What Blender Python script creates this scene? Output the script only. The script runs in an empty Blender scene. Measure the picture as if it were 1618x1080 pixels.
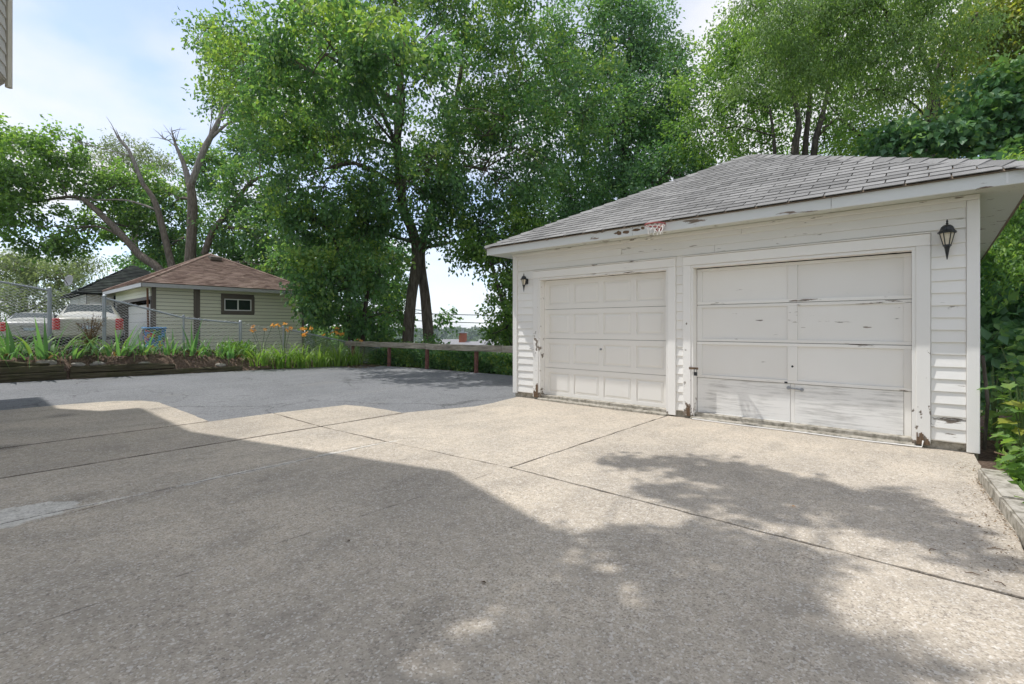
import bpy, bmesh, math, random
import numpy as np
from mathutils import Vector, Matrix
random.seed(7)
RNG = np.random.default_rng(11)
SC = bpy.context.scene
COL = SC.collection
R_ = math.radians

# ------------------------------------------------------------------ camera, sky, sun, exposure
EYE = 1.3
cam = bpy.data.cameras.new('camera')
cam.sensor_width = 36.0
cam.lens = 17.0
cam.shift_y = -24.0 / 1618.0
cam.clip_start = 0.05
cam.clip_end = 3000
camo = bpy.data.objects.new('camera', cam)
camo.location = (0, 0, EYE)
camo.rotation_euler = (R_(90), 0, R_(41.3))
COL.objects.link(camo)
SC.camera = camo

SUN_DIR = Vector((0.415, 0.21, -1.0)).normalized()      # the way the light travels
world = bpy.data.worlds.new('World')
SC.world = world
world.use_nodes = True
wn = world.node_tree
for n in list(wn.nodes):
    wn.nodes.remove(n)
w_out = wn.nodes.new('ShaderNodeOutputWorld')
w_bg = wn.nodes.new('ShaderNodeBackground')
w_bg.inputs['Strength'].default_value = 0.147
w_sky = wn.nodes.new('ShaderNodeTexSky')
w_sky.sky_type = 'NISHITA'
w_sky.sun_disc = False
w_sky.sun_elevation = R_(65)
w_sky.sun_rotation = R_(243)
w_sky.dust_density = 0.3
w_sky.air_density = 0.75
w_sky.ozone_density = 2.0
w_tc = wn.nodes.new('ShaderNodeTexCoord')
w_sep = wn.nodes.new('ShaderNodeSeparateXYZ')
w_add = wn.nodes.new('ShaderNodeMath'); w_add.operation = 'ADD'; w_add.inputs[1].default_value = 0.22
w_abs = wn.nodes.new('ShaderNodeMath'); w_abs.operation = 'ABSOLUTE'
w_div = wn.nodes.new('ShaderNodeVectorMath'); w_div.operation = 'DIVIDE'
w_cmb = wn.nodes.new('ShaderNodeCombineXYZ')
w_noi = wn.nodes.new('ShaderNodeTexNoise')
w_noi.inputs['Scale'].default_value = 1.15; w_noi.inputs['Detail'].default_value = 7; w_noi.inputs['Roughness'].default_value = 0.52
w_rmp = wn.nodes.new('ShaderNodeValToRGB')
w_rmp.color_ramp.elements[0].position = 0.40; w_rmp.color_ramp.elements[0].color = (0.30, 0.30, 0.30, 1)
w_rmp.color_ramp.elements[1].position = 0.60; w_rmp.color_ramp.elements[1].color = (0.96, 0.96, 0.96, 1)
w_mix = wn.nodes.new('ShaderNodeMix'); w_mix.data_type = 'RGBA'
L = wn.links.new
L(w_tc.outputs['Generated'], w_sep.inputs[0])
L(w_sep.outputs['Z'], w_abs.inputs[0]); L(w_abs.outputs[0], w_add.inputs[0])
for k in 'XYZ':
    L(w_add.outputs[0], w_cmb.inputs[k])
L(w_tc.outputs['Generated'], w_div.inputs[0]); L(w_cmb.outputs[0], w_div.inputs[1])
w_off = wn.nodes.new('ShaderNodeVectorMath'); w_off.operation = 'ADD'; w_off.inputs[1].default_value = (0.0, 0.0, 0.0)
L(w_div.outputs[0], w_off.inputs[0]); L(w_off.outputs[0], w_noi.inputs['Vector'])
L(w_noi.outputs['Fac'], w_rmp.inputs[0])
w_mix.inputs[7].default_value = (3.75, 3.75, 3.8, 1)
L(w_rmp.outputs[0], w_mix.inputs[0])
L(w_sky.outputs[0], w_mix.inputs[6])
L(w_mix.outputs[2], w_bg.inputs['Color'])
L(w_bg.outputs[0], w_out.inputs['Surface'])

sun = bpy.data.lights.new('sun', 'SUN')
sun.energy = 2.0
sun.angle = R_(0.5)
sun.color = (1.0, 0.985, 0.96)
suno = bpy.data.objects.new('sun', sun)
suno.rotation_euler = SUN_DIR.to_track_quat('-Z', 'Y').to_euler()
suno.location = (-20, -10, 50)
COL.objects.link(suno)
SC.view_settings.view_transform = 'Standard'
SC.view_settings.look = 'None'
SC.view_settings.gamma = 1.0
SC.view_settings.exposure = 0.93
SC.view_settings.use_curve_mapping = False
SC.render.engine = 'CYCLES'
SC.cycles.max_bounces = 12
SC.cycles.diffuse_bounces = 9
SC.cycles.transmission_bounces = 8
SC.cycles.transparent_max_bounces = 4

# ------------------------------------------------------------------ helpers: meshes and objects
class MB:
    """Collects boxes, tubes and prisms in world coordinates, builds them as one mesh object."""
    def __init__(s):
        s.v = []; s.f = []
    def add(s, vs, fs):
        o = len(s.v)
        s.v += [tuple(p) for p in vs]
        s.f += [tuple(i + o for i in f) for f in fs]
        return s
    def box(s, x0, x1, y0, y1, z0, z1):
        return s.add([(x0,y0,z0),(x1,y0,z0),(x1,y1,z0),(x0,y1,z0),(x0,y0,z1),(x1,y0,z1),(x1,y1,z1),(x0,y1,z1)],
                     [(0,3,2,1),(4,5,6,7),(0,1,5,4),(1,2,6,5),(2,3,7,6),(3,0,4,7)])
    def prism(s, poly, z0, z1):
        n = len(poly)
        vs = [(x, y, z0) for x, y in poly] + [(x, y, z1) for x, y in poly]
        fs = [tuple(range(n - 1, -1, -1)), tuple(range(n, 2 * n))]
        fs += [(i, (i + 1) % n, n + (i + 1) % n, n + i) for i in range(n)]
        return s.add(vs, fs)
    def tube(s, pts, rad, n=8, cap=True):
        pts = [Vector(p) for p in pts]
        if not hasattr(rad, '__len__'):
            rad = [rad] * len(pts)
        rings = []
        up = None
        for i, p in enumerate(pts):
            d = (pts[min(i + 1, len(pts) - 1)] - pts[max(i - 1, 0)]).normalized()
            if up is None:
                up = d.orthogonal().normalized()
            up = (up - d * up.dot(d))
            up = up.normalized() if up.length > 1e-6 else d.orthogonal().normalized()
            sd = d.cross(up)
            rings.append([p + (up * math.cos(2 * math.pi * k / n) + sd * math.sin(2 * math.pi * k / n)) * rad[i] for k in range(n)])
        vs = [q for r in rings for q in r]
        fs = []
        for i in range(len(pts) - 1):
            for k in range(n):
                a = i * n + k; b = i * n + (k + 1) % n
                fs.append((a, b, b + n, a + n))
        if cap:
            fs.append(tuple(range(n - 1, -1, -1)))
            fs.append(tuple(range((len(pts) - 1) * n, len(pts) * n)))
        return s.add(vs, fs)
    def lathe(s, c, prof, n=12):
        vs = []; fs = []
        for r, z in prof:
            for k in range(n):
                a = 2 * math.pi * k / n
                vs.append((c[0] + r * math.cos(a), c[1] + r * math.sin(a), c[2] + z))
        for i in range(len(prof) - 1):
            for k in range(n):
                a = i * n + k; b = i * n + (k + 1) % n
                fs.append((a, b, b + n, a + n))
        fs.append(tuple(range(n - 1, -1, -1)))
        fs.append(tuple(range((len(prof) - 1) * n, len(prof) * n)))
        return s.add(vs, fs)
    def mesh(s, name, mat, off=(0, 0, 0), bevel=0.0, smooth=False, seg=1):
        me = bpy.data.meshes.new(name)
        o = Vector(off)
        me.from_pydata([Vector(p) - o for p in s.v], [], s.f)
        if bevel > 0:
            bm = bmesh.new(); bm.from_mesh(me)
            es = [e for e in bm.edges if len(e.link_faces) == 2 and e.calc_face_angle(0) > 0.5]
            bmesh.ops.bevel(bm, geom=es, offset=bevel, segments=seg, affect='EDGES', clamp_overlap=True)
            bm.to_mesh(me); bm.free()
        if mat: me.materials.append(mat)
        if smooth:
            me.polygons.foreach_set('use_smooth', [True] * len(me.polygons))
        me.update()
        return me
    def build(s, name, mat, parent=None, bevel=0.0, smooth=False, seg=1, off=None):
        if off is None:
            off = origin(parent) if parent else (0, 0, 0)
        return link(name, s.mesh(name, mat, off, bevel, smooth, seg), parent)

ORG = {}
def origin(o):
    return ORG.get(o.name, (0, 0, 0))
def link(name, me, parent=None, loc=(0, 0, 0), rot=(0, 0, 0)):
    o = bpy.data.objects.new(name, me)
    o.location = loc; o.rotation_euler = rot
    COL.objects.link(o)
    if parent:
        o.parent = parent
        ORG[o.name] = tuple(Vector(origin(parent)) + Vector(loc)) if loc != (0, 0, 0) else origin(parent)
    return o
def thing(name, label, cat, loc=(0, 0, 0), group=None):
    o = bpy.data.objects.new(name, None)
    o.empty_display_size = 0.2
    o.location = loc
    COL.objects.link(o)
    ORG[o.name] = tuple(loc)
    return tag(o, label, cat, group)
def tag(o, label=None, cat=None, group=None, kind=None):
    if label: o['label'] = label
    if cat: o['category'] = cat
    if group: o['group'] = group
    if kind: o['kind'] = kind
    return o
def structure(o):
    o['kind'] = 'structure'; return o
def stuff(o):
    o['kind'] = 'stuff'; return o
def copy_thing(r, loc, rotz=0.0, scale=1.0, label=None):
    c = r.copy(); COL.objects.link(c)
    c.location = loc; c.rotation_euler = (0, 0, rotz); c.scale = (scale,) * 3
    if label: c['label'] = label
    for ch in list(r.children):
        d = ch.copy(); COL.objects.link(d); d.parent = c
        for g in list(ch.children):
            e = g.copy(); COL.objects.link(e); e.parent = d
    return c
def np_mesh(name, verts, faces, mat, attr=None):
    """faces: (n,k) int array, all with the same number of corners"""
    me = bpy.data.meshes.new(name)
    n, k = faces.shape
    me.vertices.add(len(verts)); me.loops.add(n * k); me.polygons.add(n)
    me.vertices.foreach_set('co', np.ascontiguousarray(verts, dtype=np.float32).ravel())
    me.loops.foreach_set('vertex_index', np.ascontiguousarray(faces, dtype=np.int32).ravel())
    me.polygons.foreach_set('loop_start', np.arange(0, n * k, k, dtype=np.int32))
    if attr is not None:
        a = me.attributes.new('tint', 'FLOAT', 'POINT')
        a.data.foreach_set('value', np.ascontiguousarray(attr, dtype=np.float32))
    if mat: me.materials.append(mat)
    me.update(calc_edges=True)
    return me

# ------------------------------------------------------------------ helpers: materials
class NT:
    def __init__(s, name, rough=0.8, spec=0.3):
        s.m = bpy.data.materials.new(name)
        s.m.use_nodes = True
        s.t = s.m.node_tree
        s.b = s.t.nodes['Principled BSDF']
        s.b.inputs['Roughness'].default_value = rough
        s.b.inputs['Specular IOR Level'].default_value = spec
        s._pos = None
    def n(s, typ, **kw):
        x = s.t.nodes.new(typ)
        for k, v in kw.items(): setattr(x, k, v)
        return x
    def l(s, a, b): s.t.links.new(a, b)
    def pos(s, scale=None):
        if s._pos is None:
            s._pos = s.n('ShaderNodeNewGeometry').outputs['Position']
        if scale is None: return s._pos
        v = s.n('ShaderNodeVectorMath', operation='MULTIPLY')
        s.l(s._pos, v.inputs[0]); v.inputs[1].default_value = scale
        return v.outputs[0]
    def noise(s, scale, detail=4, rough=0.55, vec=None, out='Fac'):
        x = s.n('ShaderNodeTexNoise')
        x.inputs['Scale'].default_value = scale; x.inputs['Detail'].default_value = detail; x.inputs['Roughness'].default_value = rough
        s.l(vec if vec is not None else s.pos(), x.inputs['Vector'])
        return x.outputs[out]
    def voro(s, scale, vec=None, feature='F1', out='Color'):
        x = s.n('ShaderNodeTexVoronoi', feature=feature)
        x.inputs['Scale'].default_value = scale
        s.l(vec if vec is not None else s.pos(), x.inputs['Vector'])
        return x.outputs[out]
    def ramp(s, fac, stops, const=False):
        x = s.n('ShaderNodeValToRGB')
        if const: x.color_ramp.interpolation = 'CONSTANT'
        e = x.color_ramp.elements
        while len(e) < len(stops): e.new(0.5)
        for i, (p, c) in enumerate(stops):
            if not hasattr(c, '__len__'): c = (c, c, c)
            e[i].position = p; e[i].color = (*c, 1)
        s.l(fac, x.inputs[0])
        return x.outputs[0]
    def mix(s, fac, a, b, blend='MIX'):
        x = s.n('ShaderNodeMix', data_type='RGBA', blend_type=blend)
        for v, i in ((fac, 0), (a, 6), (b, 7)):
            if hasattr(v, 'is_linked'): s.l(v, x.inputs[i])
            elif i == 0: x.inputs[0].default_value = v
            else: x.inputs[i].default_value = (*v, 1)
        return x.outputs[2]
    def math(s, op, a, b=0.0):
        x = s.n('ShaderNodeMath', operation=op)
        for v, i in ((a, 0), (b, 1)):
            if hasattr(v, 'is_linked'): s.l(v, x.inputs[i])
            else: x.inputs[i].default_value = v
        return x.outputs[0]
    def rand(s): return s.n('ShaderNodeObjectInfo').outputs['Random']
    def attr(s, name='tint'):
        x = s.n('ShaderNodeAttribute'); x.attribute_name = name; return x.outputs['Fac']
    def z(s):
        x = s.n('ShaderNodeSeparateXYZ'); s.l(s.pos(), x.inputs[0]); return x.outputs['Z']
    def color(s, c):
        if hasattr(c, 'is_linked'): s.l(c, s.b.inputs['Base Color'])
        else: s.b.inputs['Base Color'].default_value = (*c, 1)
        return s
    def bump(s, h, strength=0.3, dist=0.01):
        x = s.n('ShaderNodeBump')
        x.inputs['Strength'].default_value = strength; x.inputs['Distance'].default_value = dist
        s.l(h, x.inputs['Height']); s.l(x.outputs[0], s.b.inputs['Normal'])
        return s
def plain(name, c, rough=0.6, spec=0.3, metal=0.0, var=0.12, scale=8.0):
    t = NT(name, rough, spec)
    t.b.inputs['Metallic'].default_value = metal
    nz = t.noise(scale, 4)
    t.color(t.mix(nz, tuple(v * (1 - var) for v in c), tuple(min(1, v * (1 + var)) for v in c)))
    return t.m

M = {}
# -- concrete with exposed aggregate
t = NT('concrete', 0.88, 0.25)
cell = t.voro(165.0)
bw = t.n('ShaderNodeRGBToBW'); t.l(cell, bw.inputs[0])
agg = t.ramp(bw.outputs[0], [(0.0, (0.200, 0.165, 0.128)), (0.20, (0.460, 0.395, 0.307)), (0.45, (0.560, 0.482, 0.383)), (0.78, (0.600, 0.521, 0.421)), (1.0, (0.780, 0.711, 0.605))])
fine = t.noise(260, 2)
mot = t.ramp(t.noise(16, 5, 0.7), [(0.3, 0.80), (0.7, 1.10)])
c1 = t.mix(t.ramp(fine, [(0.3, 0.0), (0.7, 1.0)]), t.mix(0.2, agg, (0.470, 0.400, 0.317), 'MIX'), agg)
st = t.noise(0.75, 6, 0.62)
c2 = t.mix(t.ramp(st, [(0.38, 0.0), (0.62, 0.72)]), c1, (0.380, 0.336, 0.279))
st2 = t.noise(3.2, 5, 0.6, vec=t.pos((1.0, 0.45, 1.0)))
c3 = t.mix(t.ramp(st2, [(0.50, 0.0), (0.72, 0.45)]), c2, (0.270, 0.239, 0.199))
spk = t.voro(37.0, feature='F1', out='Distance')
pit = t.ramp(spk, [(0.06, 1.0), (0.16, 0.0)])
sel = t.ramp(t.noise(9, 2), [(0.45, 0.0), (0.55, 1.0)])
c4 = t.mix(t.math('MULTIPLY', pit, t.math('MULTIPLY', sel, 0.75)), c3, (0.10, 0.085, 0.07))
dist = t.noise(2.2, 4, 0.6, out='Color')
wv = t.n('ShaderNodeVectorMath', operation='MULTIPLY_ADD'); t.l(dist, wv.inputs[0]); wv.inputs[1].default_value = (0.55, 0.55, 0.0); t.l(t.pos(), wv.inputs[2])
crk = t.voro(0.42, vec=wv.outputs[0], feature='DISTANCE_TO_EDGE', out='Distance')
crm = t.math('MULTIPLY', t.ramp(crk, [(0.0015, 1.0), (0.0045, 0.0)]), t.ramp(t.noise(0.55, 3), [(0.60, 0.0), (0.66, 0.7)]))
c4 = t.mix(crm, c4, (0.07, 0.06, 0.05))
# tyre rubber: streaks swung in an arc towards the doors
sx = t.n('ShaderNodeSeparateXYZ'); t.l(t.pos(), sx.inputs[0])
X, Y = sx.outputs['X'], sx.outputs['Y']
arc = t.math('SQRT', t.math('ADD', t.math('POWER', t.math('SUBTRACT', X, 6.5), 2.0), t.math('POWER', t.math('SUBTRACT', Y, 6.0), 2.0)))
cv = t.n('ShaderNodeCombineXYZ'); t.l(t.math('MULTIPLY', arc, 9.0), cv.inputs[0]); t.l(t.math('MULTIPLY', Y, 0.35), cv.inputs[1])
ty = t.noise(1.6, 5, 0.7, vec=cv.outputs[0])
tym = t.math('MULTIPLY', t.ramp(ty, [(0.56, 0.0), (0.74, 0.32)]), t.ramp(t.noise(0.5, 3), [(0.40, 0.0), (0.62, 1.0)]))
c4 = t.mix(tym, c4, (0.16, 0.145, 0.125))
oil = t.math('ADD', t.voro(0.8, feature='F1', out='Distance'), t.math('MULTIPLY', t.noise(6, 5), 0.25))
c4 = t.mix(t.ramp(oil, [(0.17, 0.65), (0.30, 0.0)]), c4, (0.13, 0.118, 0.10))
# lighter cement trowelled along the mended joint and in one corner of it
dj = t.math('ABSOLUTE', t.math('ADD', X, 4.66))
jm = t.math('ADD', t.math('MULTIPLY', dj, 7.0), t.math('MULTIPLY', t.noise(5, 5, 0.65), 1.5))
jm = t.math('MULTIPLY', t.ramp(jm, [(0.85, 0.85), (1.05, 0.0)]), t.ramp(t.math('DIVIDE', Y, 4.0), [(0.80, 1.0), (0.85, 0.0)]))
ex_ = t.math('POWER', t.math('DIVIDE', t.math('ADD', X, 4.78), 0.26), 2.0)
ey_ = t.math('POWER', t.math('DIVIDE', t.math('SUBTRACT', Y, 0.05), 0.55), 2.0)
em = t.math('ADD', t.math('ADD', ex_, ey_), t.math('MULTIPLY', t.noise(6, 6, 0.65), 1.3))
em = t.ramp(t.math('DIVIDE', em, 4.0), [(0.37, 0.9), (0.41, 0.0)])
pm = t.math('MAXIMUM', jm, em)
c4 = t.mix(pm, c4, t.ramp(t.noise(11, 6), [(0.3, (0.56, 0.53, 0.47)), (0.7, (0.70, 0.67, 0.61))]))
dl = t.math('ABSOLUTE', t.math('ADD', t.math('ADD', X, 4.645), t.math('MULTIPLY', t.math('SUBTRACT', t.noise(1.3, 4), 0.5), 0.09)))
dlm = t.math('MULTIPLY', t.ramp(dl, [(0.004, 0.9), (0.010, 0.0)]), t.ramp(t.noise(7, 3), [(0.42, 0.0), (0.52, 1.0)]))
c4 = t.mix(t.math('MULTIPLY', dlm, t.ramp(t.math('DIVIDE', Y, 4.0), [(0.80, 1.0), (0.82, 0.0)])), c4, (0.06, 0.05, 0.04))
d2 = t.math('ABSOLUTE', t.math('ADD', t.math('ADD', X, 2.97), t.math('MULTIPLY', t.math('SUBTRACT', t.noise(1.1, 5), 0.5), 0.06)))
d2m = t.math('MULTIPLY', t.ramp(d2, [(0.003, 0.8), (0.009, 0.0)]), t.ramp(t.noise(5, 4), [(0.44, 0.0), (0.56, 0.8)]))
c4 = t.mix(d2m, c4, (0.10, 0.085, 0.07))
c4 = t.mix(1.0, c4, (0.99, 0.985, 0.975), 'MULTIPLY')
cl2 = t.voro(105.0)
bw2 = t.n('ShaderNodeRGBToBW'); t.l(cl2, bw2.inputs[0])
dens_ = t.ramp(t.noise(2.6, 5, 0.65), [(0.35, 0.35), (0.65, 1.0)])
c4 = t.mix(t.math('MULTIPLY', t.ramp(bw2.outputs[0], [(0.20, 0.65), (0.27, 0.0)]), dens_), c4, (0.20, 0.172, 0.145))
c4 = t.mix(t.ramp(bw2.outputs[0], [(0.74, 0.0), (0.80, 0.42)]), c4, (0.78, 0.74, 0.68))
for xj in (7.53, 6.05):
    dj2 = t.math('ADD', t.math('ABSOLUTE', t.math('ADD', X, xj)), t.math('MULTIPLY', t.noise(9, 4), 0.022))
    c4 = t.mix(t.math('MULTIPLY', t.ramp(dj2, [(0.022, 0.85), (0.034, 0.0)]), t.ramp(t.math('DIVIDE', Y, 5.0), [(0.88, 1.0), (0.9, 0.0)])), c4, (0.09, 0.072, 0.055))
c4 = t.mix(1.0, c4, mot, 'MULTIPLY')
rnd = t.ramp(t.rand(), [(0.0, 0.88), (1.0, 1.08)])
c5 = t.mix(1.0, c4, rnd, 'MULTIPLY')
t.color(c5)
hh = t.math('ADD', t.math('MULTIPLY', bw.outputs[0], 0.5), t.noise(70, 3))
t.bump(hh, 0.8, 0.005)
M['concrete'] = t.m
t = NT('cement_patch', 0.9, 0.2)
t.color(t.ramp(t.noise(7, 6), [(0.3, (0.40, 0.38, 0.34)), (0.7, (0.52, 0.50, 0.46))])); t.bump(t.noise(120, 3), 0.3, 0.004)
M['patch'] = t.m
t = NT('old_concrete', 0.92, 0.2)
cc = t.ramp(t.noise(14, 7, 0.65), [(0.28, (0.10, 0.09, 0.065)), (0.5, (0.36, 0.33, 0.275)), (0.75, (0.55, 0.51, 0.44))])
t.color(cc); t.bump(t.noise(60, 5), 0.6, 0.01)
M['old_concrete'] = t.m
# -- asphalt
t = NT('asphalt', 0.9, 0.25)
a1 = t.ramp(t.noise(0.5, 6, 0.6), [(0.3, (0.150, 0.154, 0.160)), (0.7, (0.235, 0.238, 0.244))])
a2 = t.mix(t.ramp(t.noise(2.2, 6, 0.65, vec=t.pos((0.5, 1.6, 1))), [(0.5, 0.0), (0.72, 0.4)]), a1, (0.17, 0.172, 0.178))
a3 = t.mix(t.ramp(t.noise(5.0, 7, 0.7, vec=t.pos((1.2, 0.35, 1))), [(0.58, 0.0), (0.67, 0.8)]), a2, (0.05, 0.05, 0.053))
g = t.ramp(t.voro(75.0, out='Color'), [(0.1, 0.0), (0.9, 1.0)])
pk = t.math('MULTIPLY', t.ramp(t.noise(14, 5, 0.75), [(0.56, 0.0), (0.64, 1.0)]), t.ramp(t.noise(0.8, 4, 0.6, vec=t.pos((0.9, 0.5, 1))), [(0.52, 0.0), (0.62, 0.9)]))
a3 = t.mix(pk, a3, (0.035, 0.035, 0.036))
a3 = t.mix(t.ramp(t.noise(1.2, 5, 0.65, vec=t.pos((0.8, 0.25, 1))), [(0.58, 0.0), (0.74, 0.5)]), a3, (0.26, 0.245, 0.215))
dist = t.noise(1.5, 4, 0.6, out='Color')
wv = t.n('ShaderNodeVectorMath', operation='MULTIPLY_ADD'); t.l(dist, wv.inputs[0]); wv.inputs[1].default_value = (0.9, 0.9, 0.0); t.l(t.pos(), wv.inputs[2])
crk = t.voro(0.5, vec=wv.outputs[0], feature='DISTANCE_TO_EDGE', out='Distance')
a3 = t.mix(t.math('MULTIPLY', t.ramp(crk, [(0.004, 1.0), (0.012, 0.0)]), t.ramp(t.noise(0.4, 3), [(0.45, 0.0), (0.55, 0.85)])), a3, (0.04, 0.04, 0.042))
t.color(t.mix(0.40, a3, t.ramp(g, [(0.2, (0.07, 0.07, 0.07)), (0.8, (0.30, 0.30, 0.30))])))
t.bump(g, 0.4, 0.006)
M['asphalt'] = t.m
# -- soils
t = NT('soil', 0.95, 0.1)
t.color(t.ramp(t.noise(22, 7, 0.7), [(0.25, (0.05, 0.036, 0.027)), (0.5, (0.17, 0.12, 0.09)), (0.72, (0.36, 0.26, 0.20))])); t.bump(t.noise(40, 6, 0.7), 1.0, 0.04)
M['soil'] = t.m
M['joint_soil'] = plain('dark_joint_soil', (0.045, 0.036, 0.028), 0.95, 0.1, var=0.5, scale=60)
t = NT('ground_cover', 0.95, 0.1)
gg = t.ramp(t.noise(30, 6, 0.7), [(0.3, (0.030, 0.050, 0.014)), (0.6, (0.075, 0.12, 0.03)), (0.8, (0.12, 0.17, 0.05))])
t.color(t.mix(t.ramp(t.noise(0.35, 5), [(0.45, 0.0), (0.62, 1.0)]), gg, (0.12, 0.085, 0.055))); t.bump(t.noise(25, 6), 1.0, 0.05)
M['terrain'] = t.m
# -- painted wood, three states of wear
def paint(name, base, chip_lo, chip_hi, wood=(0.20, 0.165, 0.13), stretch=(3.0, 6.0, 26.0), low=None, dirt=0.25, rough=0.55):
    t = NT(name, rough, 0.35)
    lv = t.noise(0.9, 5, 0.6)
    c = t.mix(t.ramp(lv, [(0.35, 0.0), (0.75, dirt)]), base, tuple(v * 0.80 for v in (base[0], base[1] * 0.97, base[2] * 0.90)))
    c = t.mix(1.0, c, t.ramp(t.rand(), [(0, 0.95), (1, 1.03)]), 'MULTIPLY')
    grain = t.noise(30, 4, 0.6, vec=t.pos((0.12, 0.12, 1.0)))
    n1 = t.noise(1.0, 6, 0.62, vec=t.pos(stretch))
    n2 = t.noise(1.7, 2)
    f = t.math('ADD', n1, t.math('MULTIPLY', n2, 0.45))
    if low is not None:       # weathered feet of boards, where splash rots the wood
        zz = t.z()
        k = t.math('MULTIPLY', t.math('SUBTRACT', low, zz), 0.75)
        f = t.math('ADD', f, t.math('MAXIMUM', k, 0.0))
    mask = t.ramp(f, [(chip_lo, 0.0), (chip_hi, 1.0)])
    wd = t.ramp(t.noise(9, 5, 0.7, vec=t.pos((1, 1, 4))), [(0.3, tuple(v * 0.45 for v in wood)), (0.7, tuple(v * 1.5 for v in wood))])
    t.color(t.mix(mask, c, wd))
    h = t.math('SUBTRACT', t.math('MULTIPLY', grain, 0.35), t.math('MULTIPLY', mask, 1.0))
    t.bump(h, 0.35, 0.004)
    return t.m
WHITE = (0.85, 0.83, 0.79)
M['paint'] = paint('white_paint', WHITE, 0.96, 0.99)
M['paint_worn'] = paint('worn_white_paint', WHITE, 0.872, 0.895)
M['paint_rot'] = paint('rotting_white_paint', WHITE, 0.90, 0.92, low=0.30, stretch=(14, 14, 9))
M['paint_fascia'] = paint('fascia_paint', (0.72, 0.735, 0.72), 0.87, 0.895, stretch=(2.2, 6, 16), wood=(0.22, 0.17, 0.13))
M['soffit'] = paint('soffit_paint', (0.66, 0.68, 0.62), 0.86, 0.9, stretch=(8, 8, 8))
M['door_paint'] = paint('old_door_paint', (0.82, 0.80, 0.76), 0.935, 0.955, stretch=(3.5, 5, 22), wood=(0.26, 0.22, 0.18))
t = NT('scuffed_door_paint', 0.65, 0.3)
dn = t.noise(1.0, 7, 0.7, vec=t.pos((2.4, 4, 34)))
dm = t.noise(1.8, 3)
fz = t.math('ADD', dn, t.math('MULTIPLY', dm, 0.5))
t.color(t.mix(t.ramp(fz, [(0.76, 0.0), (1.02, 0.75)]), (0.80, 0.785, 0.75), (0.36, 0.345, 0.32))); t.bump(dn, 0.3, 0.004)
M['door_scuff'] = t.m
M['steel_door'] = plain('steel_door_paint', (0.81, 0.785, 0.735), 0.45, 0.4, var=0.03, scale=2)
M['gap_dark'] = plain('dark_gap', (0.02, 0.018, 0.015), 0.9, 0.05)
M['bare_wood'] = plain('bare_wood', (0.23, 0.18, 0.13), 0.9, 0.1, var=0.5, scale=30)
M['rot_wood'] = plain('rotted_wood', (0.17, 0.115, 0.075), 0.95, 0.1, var=0.7, scale=45)
# -- shingles
def shingle_mat(name, a, b, rndlo=0.82, sc=420):
    t = NT(name, 0.93, 0.15)
    n1 = t.noise(sc, 2)
    c = t.mix(t.ramp(n1, [(0.3, 0.0), (0.7, 1.0)]), a, b)
    c = t.mix(1.0, c, t.ramp(t.rand(), [(0, rndlo), (1, 1.08)]), 'MULTIPLY')
    c = t.mix(t.ramp(t.noise(1.1, 5), [(0.45, 0.0), (0.75, 0.35)]), c, tuple(v * 0.6 for v in a))
    c = t.mix(t.ramp(t.noise(1.0, 5, 0.65, vec=t.pos((2.6, .35, .6))), [(0.5, 0.0), (0.72, 0.4)]), c, tuple(v * 0.55 for v in a))
    t.color(c); t.bump(n1, 0.5, 0.004)
    return t.m
M['shingle'] = shingle_mat('grey_shingle', (0.19, 0.185, 0.178), (0.37, 0.36, 0.345), 0.70)
t = NT('brown_shingle', 0.93, 0.15)
br = t.voro(1.0, vec=t.pos((3.1, 3.1, 7.5)))
b2 = t.n('ShaderNodeRGBToBW'); t.l(br, b2.inputs[0])
t.color(t.mix(0.3, t.ramp(b2.outputs[0], [(0.1, (0.17, 0.11, 0.085)), (0.5, (0.29, 0.205, 0.165)), (0.9, (0.38, 0.28, 0.225))]), t.ramp(t.noise(90, 2), [(0.3, (0.14, 0.10, 0.08)), (0.7, (0.36, 0.28, 0.24))])))
t.bump(t.noise(120, 2), 0.5, 0.01)
M['brown_shingle'] = t.m
t = NT('tar_roof', 0.9, 0.2)
t.color(t.ramp(t.noise(1.3, 6, 0.65), [(0.45, (0.022, 0.026, 0.024)), (0.62, (0.05, 0.06, 0.05)), (0.70, (0.16, 0.19, 0.15))])); t.bump(t.noise(40, 3), 0.4, 0.01)
M['tar_roof'] = t.m
# -- vinyl, trims
M['vinyl'] = plain('sage_vinyl', (0.71, 0.71, 0.57), 0.5, 0.35, var=0.05, scale=3)
M['taupe'] = plain('taupe_trim', (0.135, 0.115, 0.095), 0.55, 0.3)
M['gutter'] = plain('grey_gutter', (0.42, 0.42, 0.42), 0.45, 0.4)
M['white_door'] = plain('white_door_sheet', (0.72, 0.70, 0.66), 0.5, 0.35, var=0.05)
M['copper_pipe'] = plain('rust_brown_pipe', (0.20, 0.10, 0.055), 0.6, 0.3, var=0.3)
M['window_white'] = plain('white_vinyl_frame', (0.8, 0.8, 0.79), 0.4, 0.4, var=0.03)
def glass(name, tint=(0.02, 0.03, 0.03)):
    t = NT(name, 0.06, 0.8); t.color(tint); return t.m
M['glass'] = glass('dark_glass')
M['car_glass'] = plain('car_glass', (0.03, 0.045, 0.045), 0.18, 0.35)
M['black_wall'] = plain('black_boards', (0.022, 0.024, 0.026), 0.85, 0.2, var=0.4, scale=3)
M['weather_white'] = paint('weathered_white_boards', (0.58, 0.57, 0.52), 0.80, 0.85)
M['house_grey'] = plain('weathered_grey_siding', (0.55, 0.53, 0.49), 0.8, 0.2, var=0.15, scale=5)
M['house_trim'] = plain('cream_corner_trim', (0.55, 0.51, 0.42), 0.7, 0.25, var=0.15)
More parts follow.
